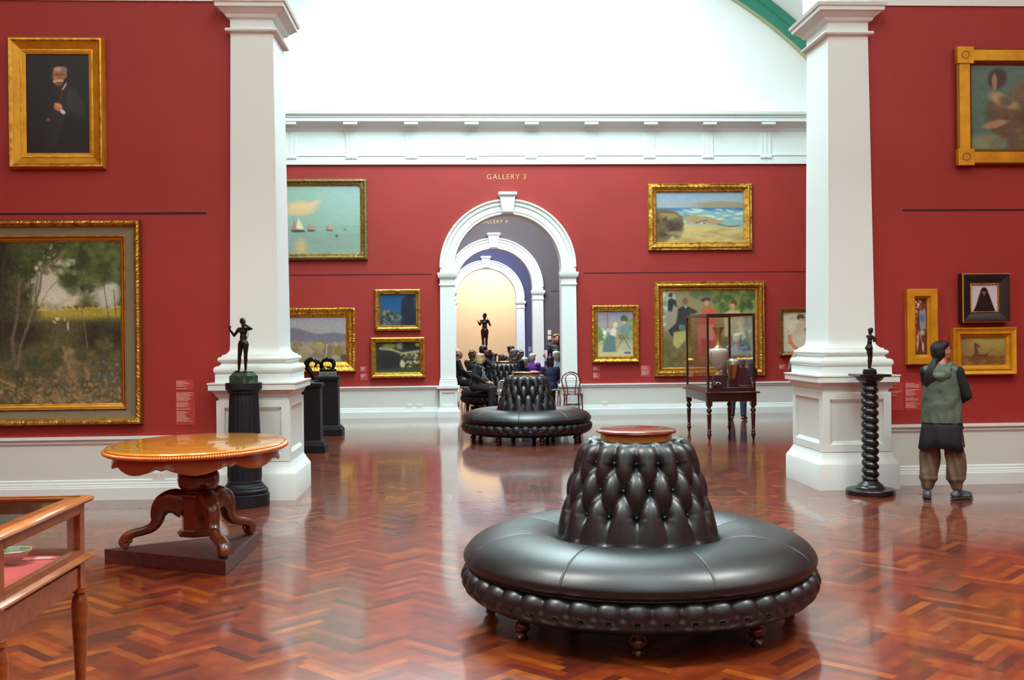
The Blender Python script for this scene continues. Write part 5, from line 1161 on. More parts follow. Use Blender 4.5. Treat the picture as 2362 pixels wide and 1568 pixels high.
# ------------------------------------------------------------------ chairs
def bent_chair(loc, rz, label):
    e = empty('bentwood_chair', loc, label, 'chair', rz)
    def hoop(w0, w1, z0, z1, y0, y1):
        pts = []
        for k in range(25):
            a = PI * k / 24; zz = z1 - w1 + w1 * math.sin(a) if True else 0; pts.append((-w1 * math.cos(a), y1, z1 - w1 * .9 + w1 * .9 * math.sin(a)))
        L = [(-w0, y0, z0), (-w0 * .6 - w1 * .4, y0 * .6 + y1 * .4, z0 * .55 + (z1 - w1) * .45)] + pts + [(w0 * .6 + w1 * .4, y0 * .6 + y1 * .4, z0 * .55 + (z1 - w1) * .45), (w0, y0, z0)]
        return smooth_path(L)
    MB().tube(hoop(.14, .19, .46, .89, .17, .22), .014, 8).build('back_hoop', BENT, e, smooth=60)
    MB().tube(hoop(.07, .115, .46, .855, .175, .22), .011, 8).build('inner_hoop', BENT, e, smooth=60)
    MB().lathe([(.19, .445), (.205, .45), (.21, .458), (.205, .466), (.19, .468), (.17, .462), (.001, .46)], 40).build('seat', BENT, e, smooth=40)
    for x in (-1, 1):
        MB().tube([(x * .14, .17, .45), (x * .15, .19, .25), (x * .17, .235, 0)], [.014, .013, .011], 10).build('leg', BENT, e, smooth=60)
        MB().tube([(x * .15, -.13, .45), (x * .16, -.15, .25), (x * .175, -.175, 0)], [.017, .014, .011], 10).build('leg', BENT, e, smooth=60)
    MB().tube([(.155 * math.cos(2 * PI * k / 24), .165 * math.sin(2 * PI * k / 24), .25) for k in range(24)], .009, 8, closed=True).build('stretcher_ring', BENT, e, smooth=60)
    for x in (-1, 1): MB().tube([(x * .19, 0, .445), (x * .185, -.06, .39), (x * .16, -.14, .36)], .007, 6).build('brace', BENT, e, smooth=60)
def smooth_path(P, m=5):
    P = [Vector(p) for p in P]; out = []
    for i in range(len(P) - 1):
        p0, p1, p2, p3 = P[max(0, i - 1)], P[i], P[i + 1], P[min(len(P) - 1, i + 2)]
        for k in range(m):
            t = k / m; out.append(0.5 * ((2 * p1) + (-p0 + p2) * t + (2 * p0 - 5 * p1 + 4 * p2 - p3) * t * t + (-p0 + 3 * p1 - 3 * p2 + p3) * t ** 3))
    out.append(P[-1]); return out
bent_chair((2.285, 20.68, 0), .06, 'dark bentwood chair standing against the wall right of the arch')
def fold_chair(loc, rz, label):
    e = empty('folding_chair', loc, label, 'chair', rz, group='pale metal folding chairs')
    # local: sitter faces +Y, backrest at -Y
    back = smooth_path([(-.21, -.02, 0), (-.21, -.10, .40), (-.21, -.19, .70), (-.19, -.205, .76), (-.15, -.21, .78), (.15, -.21, .78), (.19, -.205, .76), (.21, -.19, .70), (.21, -.10, .40), (.21, -.02, 0)], 4)
    for p in back: p.y -= 0
    MB().tube(back, .013, 8).build('back_frame', CHAIRM, e, smooth=60)
    MB().box(-.19, .19, -.012, .0, 0, .13, None, Matrix.Translation((0, -.18, .62)) @ Matrix.Rotation(.25, 4, 'X')).build('back_panel', CHAIRP, e, bevel=.01)
    MB().tube(smooth_path([(-.19, .22, .44), (-.19, -.02, .43), (-.19, -.30, 0)], 3), .011, 8).tube(smooth_path([(.19, .22, .44), (.19, -.02, .43), (.19, -.30, 0)], 3), .011, 8).build('rear_leg_frame', CHAIRM, e, smooth=60)
    for x in (-1, 1): MB().tube([(x * .2, .20, .43), (x * .2, .16, 0)], .011, 8).build('front_leg', CHAIRM, e, smooth=60)
    MB().box(-.19, .19, -.17, .23, .43, .455).build('seat', CHAIRP, e, bevel=.012)
    MB().tube([(-.21, -.07, .32), (.21, -.07, .32)], .008, 8).build('cross_bar', CHAIRM, e, smooth=60)
fold_chair((.98, 20.05, 0), 0.02, 'empty pale metal folding chair behind the middle ottoman')

# ------------------------------------------------------------------ figures
def V(*a): return Vector(a)
class Fig:
    def __init__(s, H=1.65): s.k = H / 1.65
def hand(mb, w, d, n, side=1, curl=.5, s=1.0, m=None):
    """five-fingered hand: wrist w, direction d of the palm, palm normal n, side +1/-1 picks the thumb side"""
    d = d.normalized(); n = (n - d * n.dot(d)).normalized(); x = d.cross(n) * side
    for i in range(4):
        o = (i - 1.5) * .019 * s; mb.cone(w + d * .012 * s + x * o * .7, .013 * s, w + d * .085 * s + x * o, .0115 * s, m, 8)
    for i, L in enumerate((.068, .078, .072, .056)):
        o = (1.5 - i) * .021 * s; a = w + d * .086 * s + x * o; c = curl * (1 + .12 * i)
        d1 = (d * math.cos(c * .7) + n * math.sin(c * .7)); d2 = (d * math.cos(c * 1.6) + n * math.sin(c * 1.6)); d3 = (d * math.cos(c * 2.3) + n * math.sin(c * 2.3))
        b = a + d1 * L * .45 * s; e_ = b + d2 * L * .32 * s; g = e_ + d3 * L * .25 * s
        mb.cone(a, .0095 * s, b, .0088 * s, m, 8); mb.cone(b, .0088 * s, e_, .008 * s, m, 8); mb.cone(e_, .008 * s, g, .007 * s, m, 8)
    t0 = w + d * .025 * s + x * .028 * s; t1 = t0 + (d * .6 + x * .7 + n * .3).normalized() * .042 * s; t2 = t1 + (d * .85 + x * .2 + n * .45).normalized() * .034 * s
    mb.cone(t0, .0135 * s, t1, .0105 * s, m, 8); mb.cone(t1, .0105 * s, t2, .0085 * s, m, 8)
def head_parts(mb, c, R, s=1.0, female=True, m=None, neck_to=None, detail=True):
    """c = centre of the head, R = 3x3 rotation, face towards R*(0,1,0)"""
    def P(x, y, z): return c + R @ V(x * s, y * s, z * s)
    def E(x, y, z, rx, ry, rz, a=None):
        Q = R if a is None else R @ Matrix.Rotation(a, 3, 'X'); mb.ball(P(x, y, z), (rx * s, ry * s, rz * s), m, 16, 10, None, Q)
    E(0, -.012, .03, .074, .093, .082); E(0, .028, -.005, .064, .062, .085); E(0, .036, -.055, .05, .05, .042); E(0, .068, -.092, .021, .018, .018)
    E(.034, .052, -.025, .026, .03, .03); E(-.034, .052, -.025, .026, .03, .03); E(0, .074, .035, .05, .018, .018)
    mb.cone(P(0, .088, .016), .0075 * s, P(0, .112, -.022), .0105 * s, m, 8); E(.011, .1, -.026, .008, .009, .007); E(-.011, .1, -.026, .008, .009, .007)
    E(0, .090, -.056, .024, .011, .0055); E(0, .088, -.067, .021, .011, .006); E(.031, .078, .014, .0135, .012, .009); E(-.031, .078, .014, .0135, .012, .009)
    for q in (-1, 1): E(q * .078, -.005, -.008, .009, .02, .031, -.2)
    if neck_to is not None: mb.cone(P(0, -.018, -.06), .052 * s, neck_to, .056 * s, m, 14)
def rot(yaw=0, pitch=0, roll=0): return (Matrix.Rotation(yaw, 3, 'Z') @ Matrix.Rotation(pitch, 3, 'X') @ Matrix.Rotation(roll, 3, 'Y'))
def face_marks(c, R, s, parent, eye=(40, 28, 22), lip=(160, 84, 76)):
    for q in (-1, 1):
        b = MB(); b.ball(c + R @ V(q * .031 * s, .0865 * s, .013 * s), (.0105 * s, .006 * s, .0055 * s), None, 10, 7, None, R); b.build('eye', mat('eye_dark', eye, .15), parent, smooth=180)
    b = MB(); b.ball(c + R @ V(0, .097 * s, -.061 * s), (.021 * s, .006 * s, .006 * s), None, 12, 7, None, R); b.build('lips', mat('lips', lip, .4), parent, smooth=180)
    b = MB()
    for q in (-1, 1): b.cone(c + R @ V(q * .018 * s, .089 * s, .034 * s), .0035 * s, c + R @ V(q * .045 * s, .078 * s, .036 * s), .0028 * s, None, 6)
def hair_mesh(c, R, s, style, m, parent, rngseed=1, vox=.009):
    mb = MB(); rng = random.Random(rngseed)
    def E(x, y, z, rx, ry, rz, a=0): mb.ball(c + R @ V(x * s, y * s, z * s), (rx * s, ry * s, rz * s), None, 16, 10, None, R @ Matrix.Rotation(a, 3, 'X'))
    if style == 'bald': E(0, -.052, -.012, .077, .058, .050); E(.055, -.02, -.008, .026, .045, .028); E(-.055, -.02, -.008, .026, .045, .028)
    else:
        E(0, -.022, .045, .083, .092, .082); E(0, -.045, .005, .083, .068, .085)
        E(.045, .02, .07, .045, .06, .045); E(-.045, .02, .07, .045, .06, .045); E(0, .035, .088, .055, .045, .03)
    if style == 'short': E(0, -.065, -.045, .06, .038, .04); E(.07, -.012, .012, .016, .035, .03); E(-.07, -.012, .012, .016, .035, .03)
    if style == 'curly':
        for i in range(46):
            a = rng.random() * 2 * PI; ph = rng.random() * 1.9; x, y, z = .083 * math.sin(ph) * math.cos(a), -.03 + .092 * math.sin(ph) * math.sin(a), .04 + .088 * math.cos(ph)
            if y > .03 and z < .07: continue
            E(x, y, z, .024, .024, .022)
        E(0, -.06, -.05, .07, .045, .05)
    if style == 'bob':
        E(0, -.05, -.03, .088, .065, .09); E(.066, -.008, -.03, .032, .062, .1); E(-.066, -.008, -.03, .032, .062, .1); E(0, -.055, -.09, .086, .055, .05); E(.062, .0, -.09, .03, .05, .04); E(-.062, .0, -.09, .03, .05, .04)
    if style == 'long': 
        E(0, -.05, -.03, .084, .062, .09); E(.062, -.02, -.05, .028, .045, .09); E(-.062, -.02, -.05, .028, .045, .09); E(0, -.06, -.12, .075, .045, .06)
    return mb.build('hair', m, parent, remesh=vox * s, sm_it=2)
def person(label, loc, rz, H, pose, skin, hair, hairc, top, topc, leg, legc, shoec, head_yaw=0, head_pitch=0, arms=None, lean=0, vox=.012, female=True, marks=True, long_coat=0, extra=None, hair_vox=.009, width=1.0, name='person', group=None):
    k = H / 1.65; e = empty(name, loc, label, 'person', rz, group=group)
    sit = pose == 'sit'; SK = mat('skin_%d_%d' % (skin[0], skin[1]), skin, .5)
    pel = V(0, 0, .56 if sit else .90) * k
    def up(z, y=0, x=0):   # point on the leaning trunk, z above the pelvis
        return pel + V(x * k, (y + math.sin(lean) * z) * k, math.cos(lean) * z * k)
    waist, chest, neck = up(.15), up(.35), up(.50); W = width
    sh = [up(.455, -.01, q * .165 * W) for q in (-1, 1)]; R = rot(head_yaw, head_pitch)
    hc = neck + V(0, (.03 + math.sin(lean) * .10) * k, .135 * k)
    if sit:
        hips = [pel + V(q * .09 * k, .0, 0) for q in (-1, 1)]; knees = [V(q * .12 * k, .43 * k, .50 * k) for q in (-1, 1)]; ank = [V(q * .12 * k, .42 * k, .08 * k) for q in (-1, 1)]
    else:
        hips = [pel + V(q * .088 * k, 0, 0) for q in (-1, 1)]; knees = [V(q * .10 * k, .03 * k, .48 * k) for q in (-1, 1)]; ank = [V(q * .11 * k, -.01 * k, .075 * k) for q in (-1, 1)]
    toed = [V(q * .2, 1, 0).normalized() for q in (-1, 1)]
    if extra and 'legs' in extra: hips, knees, ank, toed = extra['legs'](k, hips, knees, ank, toed)
    # arms: list of (elbow, wrist, hand dir, palm normal, curl) relative to the figure
    if arms is None:
        if sit: arms = [((q * .23 * W, .06, .82), (q * .13, .30, .66), (-q * .3, 1, -.3), (0, 0, -1), .5) for q in (-1, 1)]
        else: arms = [((q * .25 * W, -.02, 1.08), (q * .25 * W, .06, .83), (0, .1, -1), (-q, 0, 0), .5) for q in (-1, 1)]
    el = [V(*a[0]) * k for a in arms]; wr = [V(*a[1]) * k for a in arms]; hd = [V(*a[2]) for a in arms]; hn = [V(*a[3]) for a in arms]; cu = [a[4] for a in arms]
    # body: one continuous surface
    mb = MB(); head_parts(mb, hc, R, k * (1.0 if female else 1.04), female, None, neck)
    mb.ball(up(.44), (.13 * k * W, .075 * k, .07 * k)); mb.ball(chest, (.14 * k * W, .09 * k, .15 * k)); mb.ball(waist, (.12 * k * W, .085 * k, .14 * k)); mb.ball(pel + V(0, 0, .02) * k, (.15 * k * W, .11 * k, .12 * k))
    for i in range(2):
        mb.cone(sh[i], .052 * k, el[i], .038 * k); mb.cone(el[i], .038 * k, wr[i], .024 * k); hand(mb, wr[i], hd[i], hn[i], (-1 if i == 0 else 1), cu[i], k * (.95 if female else 1.05))
        mb.cone(hips[i], .082 * k, knees[i], .055 * k); mb.cone(knees[i], .055 * k, ank[i], .036 * k); mb.cone(ank[i] - V(0, 0, .035) * k, .032 * k, ank[i] + toed[i] * .13 * k - V(0, 0, .045) * k, .024 * k)
    body = mb.build('body', SK, e, remesh=vox, sm_it=2)
    if marks: face_marks(hc, R, k * (1.0 if female else 1.04), body)
    if hair: hair_mesh(hc, R, k * (1.0 if female else 1.04), hair, hairc, body, 3, hair_vox)
    # jacket / top
    mb = MB(); mb.ball(up(.43), (.165 * k * W, .095 * k, .075 * k)); mb.ball(up(.34), (.168 * k * W, .118 * k, .16 * k)); mb.ball(up(.20), (.160 * k * W, .115 * k, .16 * k)); mb.ball(up(.04), (.178 * k * W, .138 * k, .15 * k))
    mb.cone(up(.47, -.01), .075 * k, up(.495, 0), .064 * k)
    if female: mb.ball(up(.33, .07), (.12 * k * W, .06 * k, .065 * k))
    for i in range(2): mb.cone(sh[i], .066 * k, el[i], .054 * k); mb.cone(el[i], .054 * k, wr[i] - (wr[i] - el[i]).normalized() * .02 * k, .040 * k); mb.ball(sh[i], .07 * k)
    if long_coat:
        mb.ball(pel + V(0, 0, -long_coat * .4) * k, (.185 * k * W, .135 * k, .17 * k + long_coat * .3))
    tp = mb.build(top, topc, e, remesh=vox, sm_it=4)
    # trousers
    mb = MB(); mb.ball(pel + V(0, 0, .0) * k, (.165 * k * W, .125 * k, .13 * k))
    for i in range(2): mb.cone(hips[i], .098 * k, knees[i], .072 * k); mb.cone(knees[i], .072 * k, ank[i] + V(0, 0, .03) * k, .056 * k)
    mb.build(leg, legc, e, remesh=vox, sm_it=3)
    for i in range(2):
        mb = MB(); a = ank[i]; t = toed[i]; mb.cone(a + V(0, 0, -.015) * k, .042 * k, a - V(0, 0, .035) * k - t * .025 * k, .038 * k); mb.cone(a - V(0, 0, .035) * k - t * .03 * k, .038 * k, a + t * .13 * k - V(0, 0, .043) * k, .032 * k); mb.cone(a + t * .03 * k - V(0, 0, .02) * k, .04 * k, a + t * .12 * k - V(0, 0, .04) * k, .034 * k)
        mb.build('shoe', shoec, e, remesh=.009, sm_it=2)
    return e, dict(k=k, hc=hc, R=R, wr=wr, el=el, up=up, sh=sh, body=body, top=tp, pel=pel, ank=ank, knees=knees)

BLKJ = mat('black_jacket_cloth', (20, 23, 27), .75, noise=((28, 32, 36), 12, .4, .7)); DKGRN = mat('dark_green_grey_jacket', (38, 50, 52), .75, noise=((28, 36, 40), 9, .4, .7)); NAVY = mat('navy_jacket', (34, 44, 78), .7, noise=((26, 34, 62), 10, .4, .7))
PURP = mat('purple_top', (98, 44, 150), .7); DPURP = mat('dark_plum_top', (48, 36, 64), .8); LTBLUE = mat('pale_blue_check', (176, 200, 220), .7, noise=((130, 156, 190), 40, .48, .54)); PATT = mat('dark_patterned_jacket', (30, 36, 34), .8, noise=((84, 92, 70), 30, .58, .66))
DKTR = mat('dark_trousers', (26, 25, 32), .8); JEANS = mat('dark_blue_jeans', (34, 40, 62), .8, noise=((48, 56, 80), 30, .5, .7)); SHOE = mat('black_shoe', (22, 20, 20), .4); SHOEB = mat('brown_shoe', (60, 48, 36), .5)
HGREY = mat('grey_hair', (122, 124, 122), .6, noise=((74, 76, 78), 60, .4, .65)); HWHITE = mat('silver_hair', (196, 198, 184), .6, noise=((156, 158, 146), 60, .4, .65)); HBRN = mat('brown_hair', (80, 60, 46), .55, noise=((54, 40, 32), 60, .4, .65)); HDK = mat('dark_hair', (22, 19, 21), .5, spec=.35, noise=((40, 33, 31), 50, .5, .7), bump=(70, .006)); HBLND = mat('blonde_hair', (206, 192, 138), .5, noise=((164, 146, 98), 50, .4, .65)); HSTUB = mat('cropped_grey_hair', (124, 108, 92), .7); HCURL = mat('grey_brown_curls', (112, 96, 70), .6, noise=((76, 62, 48), 60, .4, .65))
SKN = (206, 156, 130); SKB = (176, 120, 92)
# the woman looking at the pictures on the right
OLIVE = mat('grey_green_vest_cloth', (80, 96, 80), .55, noise=((66, 82, 68), 5, .4, .65), bump=(6, .02)); BLKK = mat('black_knit', (12, 12, 15), .85); TAUPE = mat('taupe_baggy_trousers', (110, 94, 74), .5, noise=((86, 72, 56), 4, .4, .65), bump=(5, .02)); TUNIC = mat('black_tunic', (16, 16, 24), .8); SNEAK = mat('grey_running_shoe', (84, 92, 100), .5, noise=((44, 48, 54), 22, .45, .6)); SNEAKS = mat('shoe_sole', (52, 60, 58), .6)
def near_woman():
    H = 1.53; k = H / 1.65; e = empty('person', (4.66, 9.80, 0), 'woman in a grey-green hooded vest looking up at the small pictures', 'person', math.radians(-34))
    SK = mat('skin_near', (188, 132, 108), .5)
    pel = V(0, 0, .90) * k; neck = V(.0, .0, 1.40) * k; R = rot(math.radians(-42), math.radians(18)); hc = neck + V(0, .015, .135) * k
    sh = [V(-.155, -.005, 1.325) * k, V(.165, -.005, 1.325) * k]; el = [V(-.15, .13, 1.12) * k, V(.245, .02, 1.08) * k]; wr = [V(-.03, .24, 1.03) * k, V(.14, .20, 1.0) * k]
    ank = [V(-.145, -.01, .075) * k, V(.14, .03, .08) * k]; knees = [V(-.12, .03, .47) * k, V(.12, .05, .47) * k]; hips = [V(-.09, 0, .9) * k, V(.09, 0, .9) * k]
    toed = [V(-.25, 1, 0).normalized(), V(.75, .75, 0).normalized()]
    mb = MB(); head_parts(mb, hc, R, k, True, None, neck)
    for z, rx, ry, rz in ((1.33, .14, .075, .07), (1.25, .14, .095, .14), (1.06, .13, .09, .14), (.93, .16, .115, .13)): mb.ball(V(0, 0, z) * k, (rx * k, ry * k, rz * k))
    for i in range(2):
        mb.cone(sh[i], .054 * k, el[i], .04 * k); mb.cone(el[i], .04 * k, wr[i], .024 * k); hand(mb, wr[i], V((1 if i == 0 else -1) * .8, .45, -.1), V(0, -.3, -1), (-1 if i == 0 else 1), .6, k * .95)
        mb.cone(hips[i], .09 * k, knees[i], .058 * k); mb.cone(knees[i], .058 * k, ank[i], .036 * k); mb.cone(ank[i] - V(0, 0, .035) * k, .032 * k, ank[i] + toed[i] * .13 * k - V(0, 0, .045) * k, .024 * k)
    body = mb.build('body', SK, e, remesh=.0075, sm_it=2); face_marks(hc, R, k, body)
    # hair: drawn back into a long ponytail that fans over the hood
    mb = MB()
    def E(x, y, z, rx, ry, rz, a=0): mb.ball(hc + R @ V(x, y, z) * k, (rx * k, ry * k, rz * k), None, 18, 12, None, R @ Matrix.Rotation(a, 3, 'X'))
    E(0, -.022, .042, .081, .09, .078); E(0, -.045, .0, .08, .068, .085); E(.04, .03, .066, .045, .05, .04); E(-.04, .03, .066, .045, .05, .04); E(0, .04, .08, .05, .04, .026); E(0, -.07, -.05, .055, .045, .05); E(.062, -.025, .005, .022, .05, .045); E(-.062, -.025, .005, .022, .05, .045)
    hc_ = hc; b0 = hc + R @ V(0, -.095, -.05) * k; mb.ball(b0, .032 * k)
    for i in range(7):
        a = (i - 3) * .3; p = [b0, b0 + V(-.015 + a * .02, -.05, -.06) * k, b0 + V(-.03 + a * .045, -.075, -.15) * k, b0 + V(-.05 + a * .055, -.07, -.25) * k, b0 + V(-.065 + a * .045, -.055, -.31 + abs(a) * .04) * k]
        mb.tube(smooth_path(p, 4), [.022 * k] * 8 + [.021 * k, .019 * k, .017 * k, .015 * k, .012 * k, .010 * k, .008 * k, .006 * k, .004 * k], 8)
    hr = mb.build('hair', HDK, body, remesh=.008, sm_it=3)
    # glasses and earring
    g = MB()
    for q in (-1, 1):
        g.tube([hc + R @ V(q * .033 + .021 * math.cos(t), .100, .013 + .015 * math.sin(t)) * k for t in [2 * PI * i / 16 for i in range(16)]], .0018, 6, closed=True)
        g.tube([hc + R @ V(q * .054, .098, .017) * k, hc + R @ V(q * .078, .05, .016) * k, hc + R @ V(q * .083, -.01, .008) * k], .0018, 6)
    g.tube([hc + R @ V(-.013, .102, .016) * k, hc + R @ V(.013, .102, .016) * k], .0018, 6); g.build('glasses', mat('glasses_frame', (30, 14, 12), .3), body, smooth=60)
    for q in (-1, 1): MB().tube([hc + R @ V(q * .086, -.002 + .009 * math.cos(t), -.052 + .009 * math.sin(t)) * k for t in [2 * PI * i / 12 for i in range(12)]], .002, 6, closed=True).build('earring', GOLDB, body, smooth=60)
    # knitted sleeves
    for i in range(2):
        mb = MB(); mb.ball(sh[i], .062 * k); mb.cone(sh[i], .060 * k, el[i], .052 * k); mb.cone(el[i], .052 * k, wr[i] - (wr[i] - el[i]).normalized() * .03 * k, .040 * k)
        mb.build('black_sleeve', BLKK, e, remesh=.010, sm_it=3)
    # boxy vest and hood
    mb = MB(); mb.ball(V(0, -.005, 1.34) * k, (.17 * k, .09 * k, .065 * k))
    for z, rx, ry, rz in ((1.30, .168, .118, .09), (1.26, .178, .13, .12), (1.20, .184, .138, .15), (1.12, .19, .144, .17), (1.04, .196, .150, .18), (.96, .202, .156, .18), (.89, .207, .160, .16), (.83, .210, .164, .13), (.78, .212, .166, .10)): mb.ball(V(0, 0, z) * k, (rx * k, ry * k, rz * k))
    mb.cone(V(-.14, -.01, 1.335) * k, .062 * k, V(.14, -.01, 1.335) * k, .062 * k); mb.tube([V(.075 * math.cos(t), .0 + .07 * math.sin(t), 1.40 + .02 * math.sin(t)) * k for t in [2 * PI * i / 16 for i in range(16)]], .024 * k, 8, closed=True)
    vest = mb.build('hooded_vest', OLIVE, e, remesh=.009, sm_it=28)
    me = vest.data; rng = random.Random(5)     # soft folds in the cloth, and a straight hem
    for vv in me.vertices:
        c = vv.co; a = math.atan2(c.y, c.x); z = c.z / k
        f = .005 * math.sin(a * 6 + z * 14 + 1.5 * math.sin(z * 9)) * math.exp(-((z - 1.12) / .12) ** 2) + .006 * math.sin(a * 4 - z * 24 + 2 * math.sin(a * 2)) * math.exp(-((z - .98) / .10) ** 2) + .005 * math.sin(a * 11 + z * 6) * math.exp(-((z - .84) / .08) ** 2)
        n = Vector((c.x, c.y, 0)); 
        if n.length > .05: n.normalize(); c.x += n.x * f; c.y += n.y * f
        if z < .80: c.z = .80 * k + (z - .80) * .03; c.x *= 1.0 ; c.y *= 1.0
    mb = MB()
    for q in (-1, 1): mb.cone(V(q * .09, -.02, 1.40) * k, .030 * k, V(q * .02, -.13, 1.28) * k, .036 * k)
    mb.ball(V(.01, -.112, 1.31) * k, (.115 * k, .030 * k, .07 * k)); mb.cone(V(-.08, -.10, 1.30) * k, .022 * k, V(.02, -.13, 1.245) * k, .024 * k); mb.cone(V(.09, -.10, 1.30) * k, .022 * k, V(.02, -.13, 1.245) * k, .024 * k); mb.ball(V(0, -.075, 1.36) * k, (.125 * k, .045 * k, .045 * k)); mb.cone(V(-.10, .02, 1.40) * k, .032 * k, V(-.06, -.09, 1.33) * k, .04 * k); mb.cone(V(.10, .02, 1.40) * k, .032 * k, V(.07, -.09, 1.33) * k, .04 * k); mb.build('hood', OLIVE, vest, remesh=.009, sm_it=3)
    mb = MB(); n = 48; lv = [(.82, .188, .142), (.73, .200, .152), (.63, .207, .158), (.52, .213, .162)]; v = []; f = []
    for z, rx, ry in lv:
        for i in range(n): a = 2 * PI * i / n; g_ = 1 + .03 * math.sin(a * 7 + z * 9) * (.92 - z) * 6; v.append((rx * k * g_ * math.cos(a), ry * k * g_ * math.sin(a), (z + (.02 * math.sin(a * 3) if z < .65 else 0)) * k))
    for j in range(3):
        for i in range(n):
            if j >= 1 and (i < 3 or i in (n - 1,)): continue
            f.append((j * n + i, j * n + (i + 1) % n, (j + 1) * n + (i + 1) % n, (j + 1) * n + i))
    o = MB().add(v, f).build('black_tunic', TUNIC, e, smooth=180); md = o.modifiers.new('s', 'SOLIDIFY'); md.thickness = .006
    mb = MB(); mb.ball(V(0, 0, .86) * k, (.17 * k, .13 * k, .13 * k))
    for i in range(2):
        mb.cone(hips[i] - V(0, 0, .05), .092 * k, knees[i], .100 * k); kk = knees[i].lerp(ank[i], .55); mb.cone(knees[i], .104 * k, kk, .098 * k); mb.cone(kk, .098 * k, ank[i] + V(0, 0, .055) * k, .058 * k); mb.ball(kk - V(0, 0, .035) * k, (.10 * k, .098 * k, .06 * k))
    tr = mb.build('baggy_trousers', TAUPE, e, remesh=.010, sm_it=3)
    for vv in tr.data.vertices:
        c = vv.co; z = c.z / k; cxx = .12 * (1 if c.x > 0 else -1); a = math.atan2(c.y, c.x - cxx)
        f = .008 * math.sin(a * 4 + z * 16) * min(1, max(0, (.75 - z) * 3)); c.x += f * math.cos(a); c.y += f * math.sin(a)
    for i in range(2):
        mb = MB(); a = ank[i]; t = toed[i]; dn = V(0, 0, 1) * k
        mb.cone(a - dn * .005, .040 * k, a - dn * .035 - t * .03 * k, .040 * k); mb.cone(a - dn * .032 - t * .035 * k, .040 * k, a + t * .14 * k - dn * .038, .036 * k); mb.cone(a + t * .02 * k - dn * .01, .036 * k, a + t * .12 * k - dn * .032, .034 * k)
        s_ = mb.build('running_shoe', SNEAK, e, remesh=.008, sm_it=2)
        for q_ in (.045, .075, .105):
            sd = V(t.y, -t.x, 0); MB().tube([a + t * q_ * k + sd * w_ * .037 * k + V(0, 0, -.004 - abs(w_) ** 2 * .030 - q_ * .12) * k for w_ in (-1, -.6, -.2, .2, .6, 1)], .0045, 6).build('shoe_stripe', mat('pale_shoe_stripe', (176, 184, 186), .5), s_, smooth=60)
        mb = MB(); mb.cone(a - dn * .058 - t * .04 * k, .040 * k, a + t * .15 * k - dn * .058, .038 * k); so = mb.build('shoe_sole', SNEAKS, s_, smooth=180)
        for vv in so.data.vertices: vv.co.z = .012 + (vv.co.z - (a.z - .058 * k)) * .30
near_woman()

# the people around the far ottoman
seatE = mat
def seated(label, x, y, rz, **kw):
    H = kw.pop('H', 1.66); return person(label, (x, y, 0), math.radians(rz), H, 'sit', kw.pop('skin', SKN), kw.pop('hair', 'short'), kw.pop('hc', HGREY), kw.pop('top', 'jacket'), kw.pop('tc', BLKJ), 'trousers', kw.pop('lc', DKTR), kw.pop('sc', SHOE), **kw)
P = {}
def wx(px, Y): return (px - 1056.7) / 2393 * Y
e, d = seated('bald man in a dark jacket seated at the far left of the group', wx(1053, 24.4), 24.4, -75, hair='bald', hc=HSTUB, tc=BLKJ, H=1.70, female=False, head_yaw=0)
e, d = seated('woman with brown curls and dark patterned jacket raising her glasses', wx(1088, 25.7), 25.7, -40, hair='curly', hc=HCURL, tc=PATT, H=1.62, arms=[((-.24, .10, .92), (-.16, .30, 1.12), (0, .2, 1), (1, 0, 0), .9), ((.24, .08, .80), (.13, .30, .68), (-.3, 1, -.3), (0, 0, -1), .5)])
b = MB(); w_ = d['wr'][0] + V(0, .03, .09); b.cone(w_, .004, w_ + V(-.03, .16, .05), .003, None, 6); b.build('held_glasses', BLACKF, d['body'])
e, d = seated('blonde woman in a dark jacket perched on the left of the ottoman', .35, 22.86, -108, hair='bob', hc=HBLND, tc=DKGRN, H=1.60, lean=.20, lc=DKTR, head_yaw=.25)
b = MB()
for q in (-1, 1): b.tube([d['up'](.49, .03, q * .06), d['up'](.42, .12, q * .07), d['up'](.30, .165, q * .06), d['up'](.12, .17, q * .055)], .014, 8)
b.build('striped_scarf', mat('striped_scarf', (180, 178, 170), .8, noise=((40, 42, 46), 40, .48, .53)), e, smooth=60)
e, d = seated('dark-haired man with his hand raised to his chin', wx(1113, 26.8), 26.8, -85, hair='short', hc=HDK, tc=BLKJ, H=1.76, female=False, skin=SKB, arms=[((-.23, .06, .84), (-.1, .30, .7), (.4, 1, -.2), (0, 0, -1), .6), ((.2, .22, .82), (.08, .26, 1.04), (-.1, -.1, 1), (0, -1, 0), 1.0)])
seated('person with smooth brown hair facing away behind the wooden top', wx(1156, 25.7), 25.7, 5, hair='long', hc=HBRN, tc=BLKJ, H=1.50, marks=False)
seated('person with black hair half hidden behind the grey-haired man', wx(1179, 26.9), 26.9, 10, hair='short', hc=HDK, tc=BLKJ, H=1.74, marks=False, female=False)
seated('grey-haired man in a black jacket, right of the ottoman top', wx(1186, 24.4), 24.4, 15, hair='short', hc=HGREY, tc=BLKJ, H=1.67, female=False, head_yaw=math.radians(-55))
seated('person with wispy grey hair between two other sitters', wx(1200, 26.0), 26.0, -15, hair='curly', hc=HGREY, tc=BLKJ, H=1.60, marks=False)
seated('silver-haired person in a dark plum top seated low in the middle', wx(1208, 24.65), 24.65, -60, hair='short', hc=HWHITE, tc=DPURP, H=1.42, head_yaw=0)
seated('short-haired silver woman in a bright purple top', wx(1227, 25.3), 25.3, -20, hair='short', hc=HWHITE, top='purple_top', tc=PURP, H=1.52, head_yaw=-.3)
seated('dark-haired woman in a navy jacket sitting with her back turned', wx(1269, 22.7), 22.7, 3, hair='bob', hc=HDK, tc=NAVY, H=1.48, lc=JEANS, head_yaw=-.2)
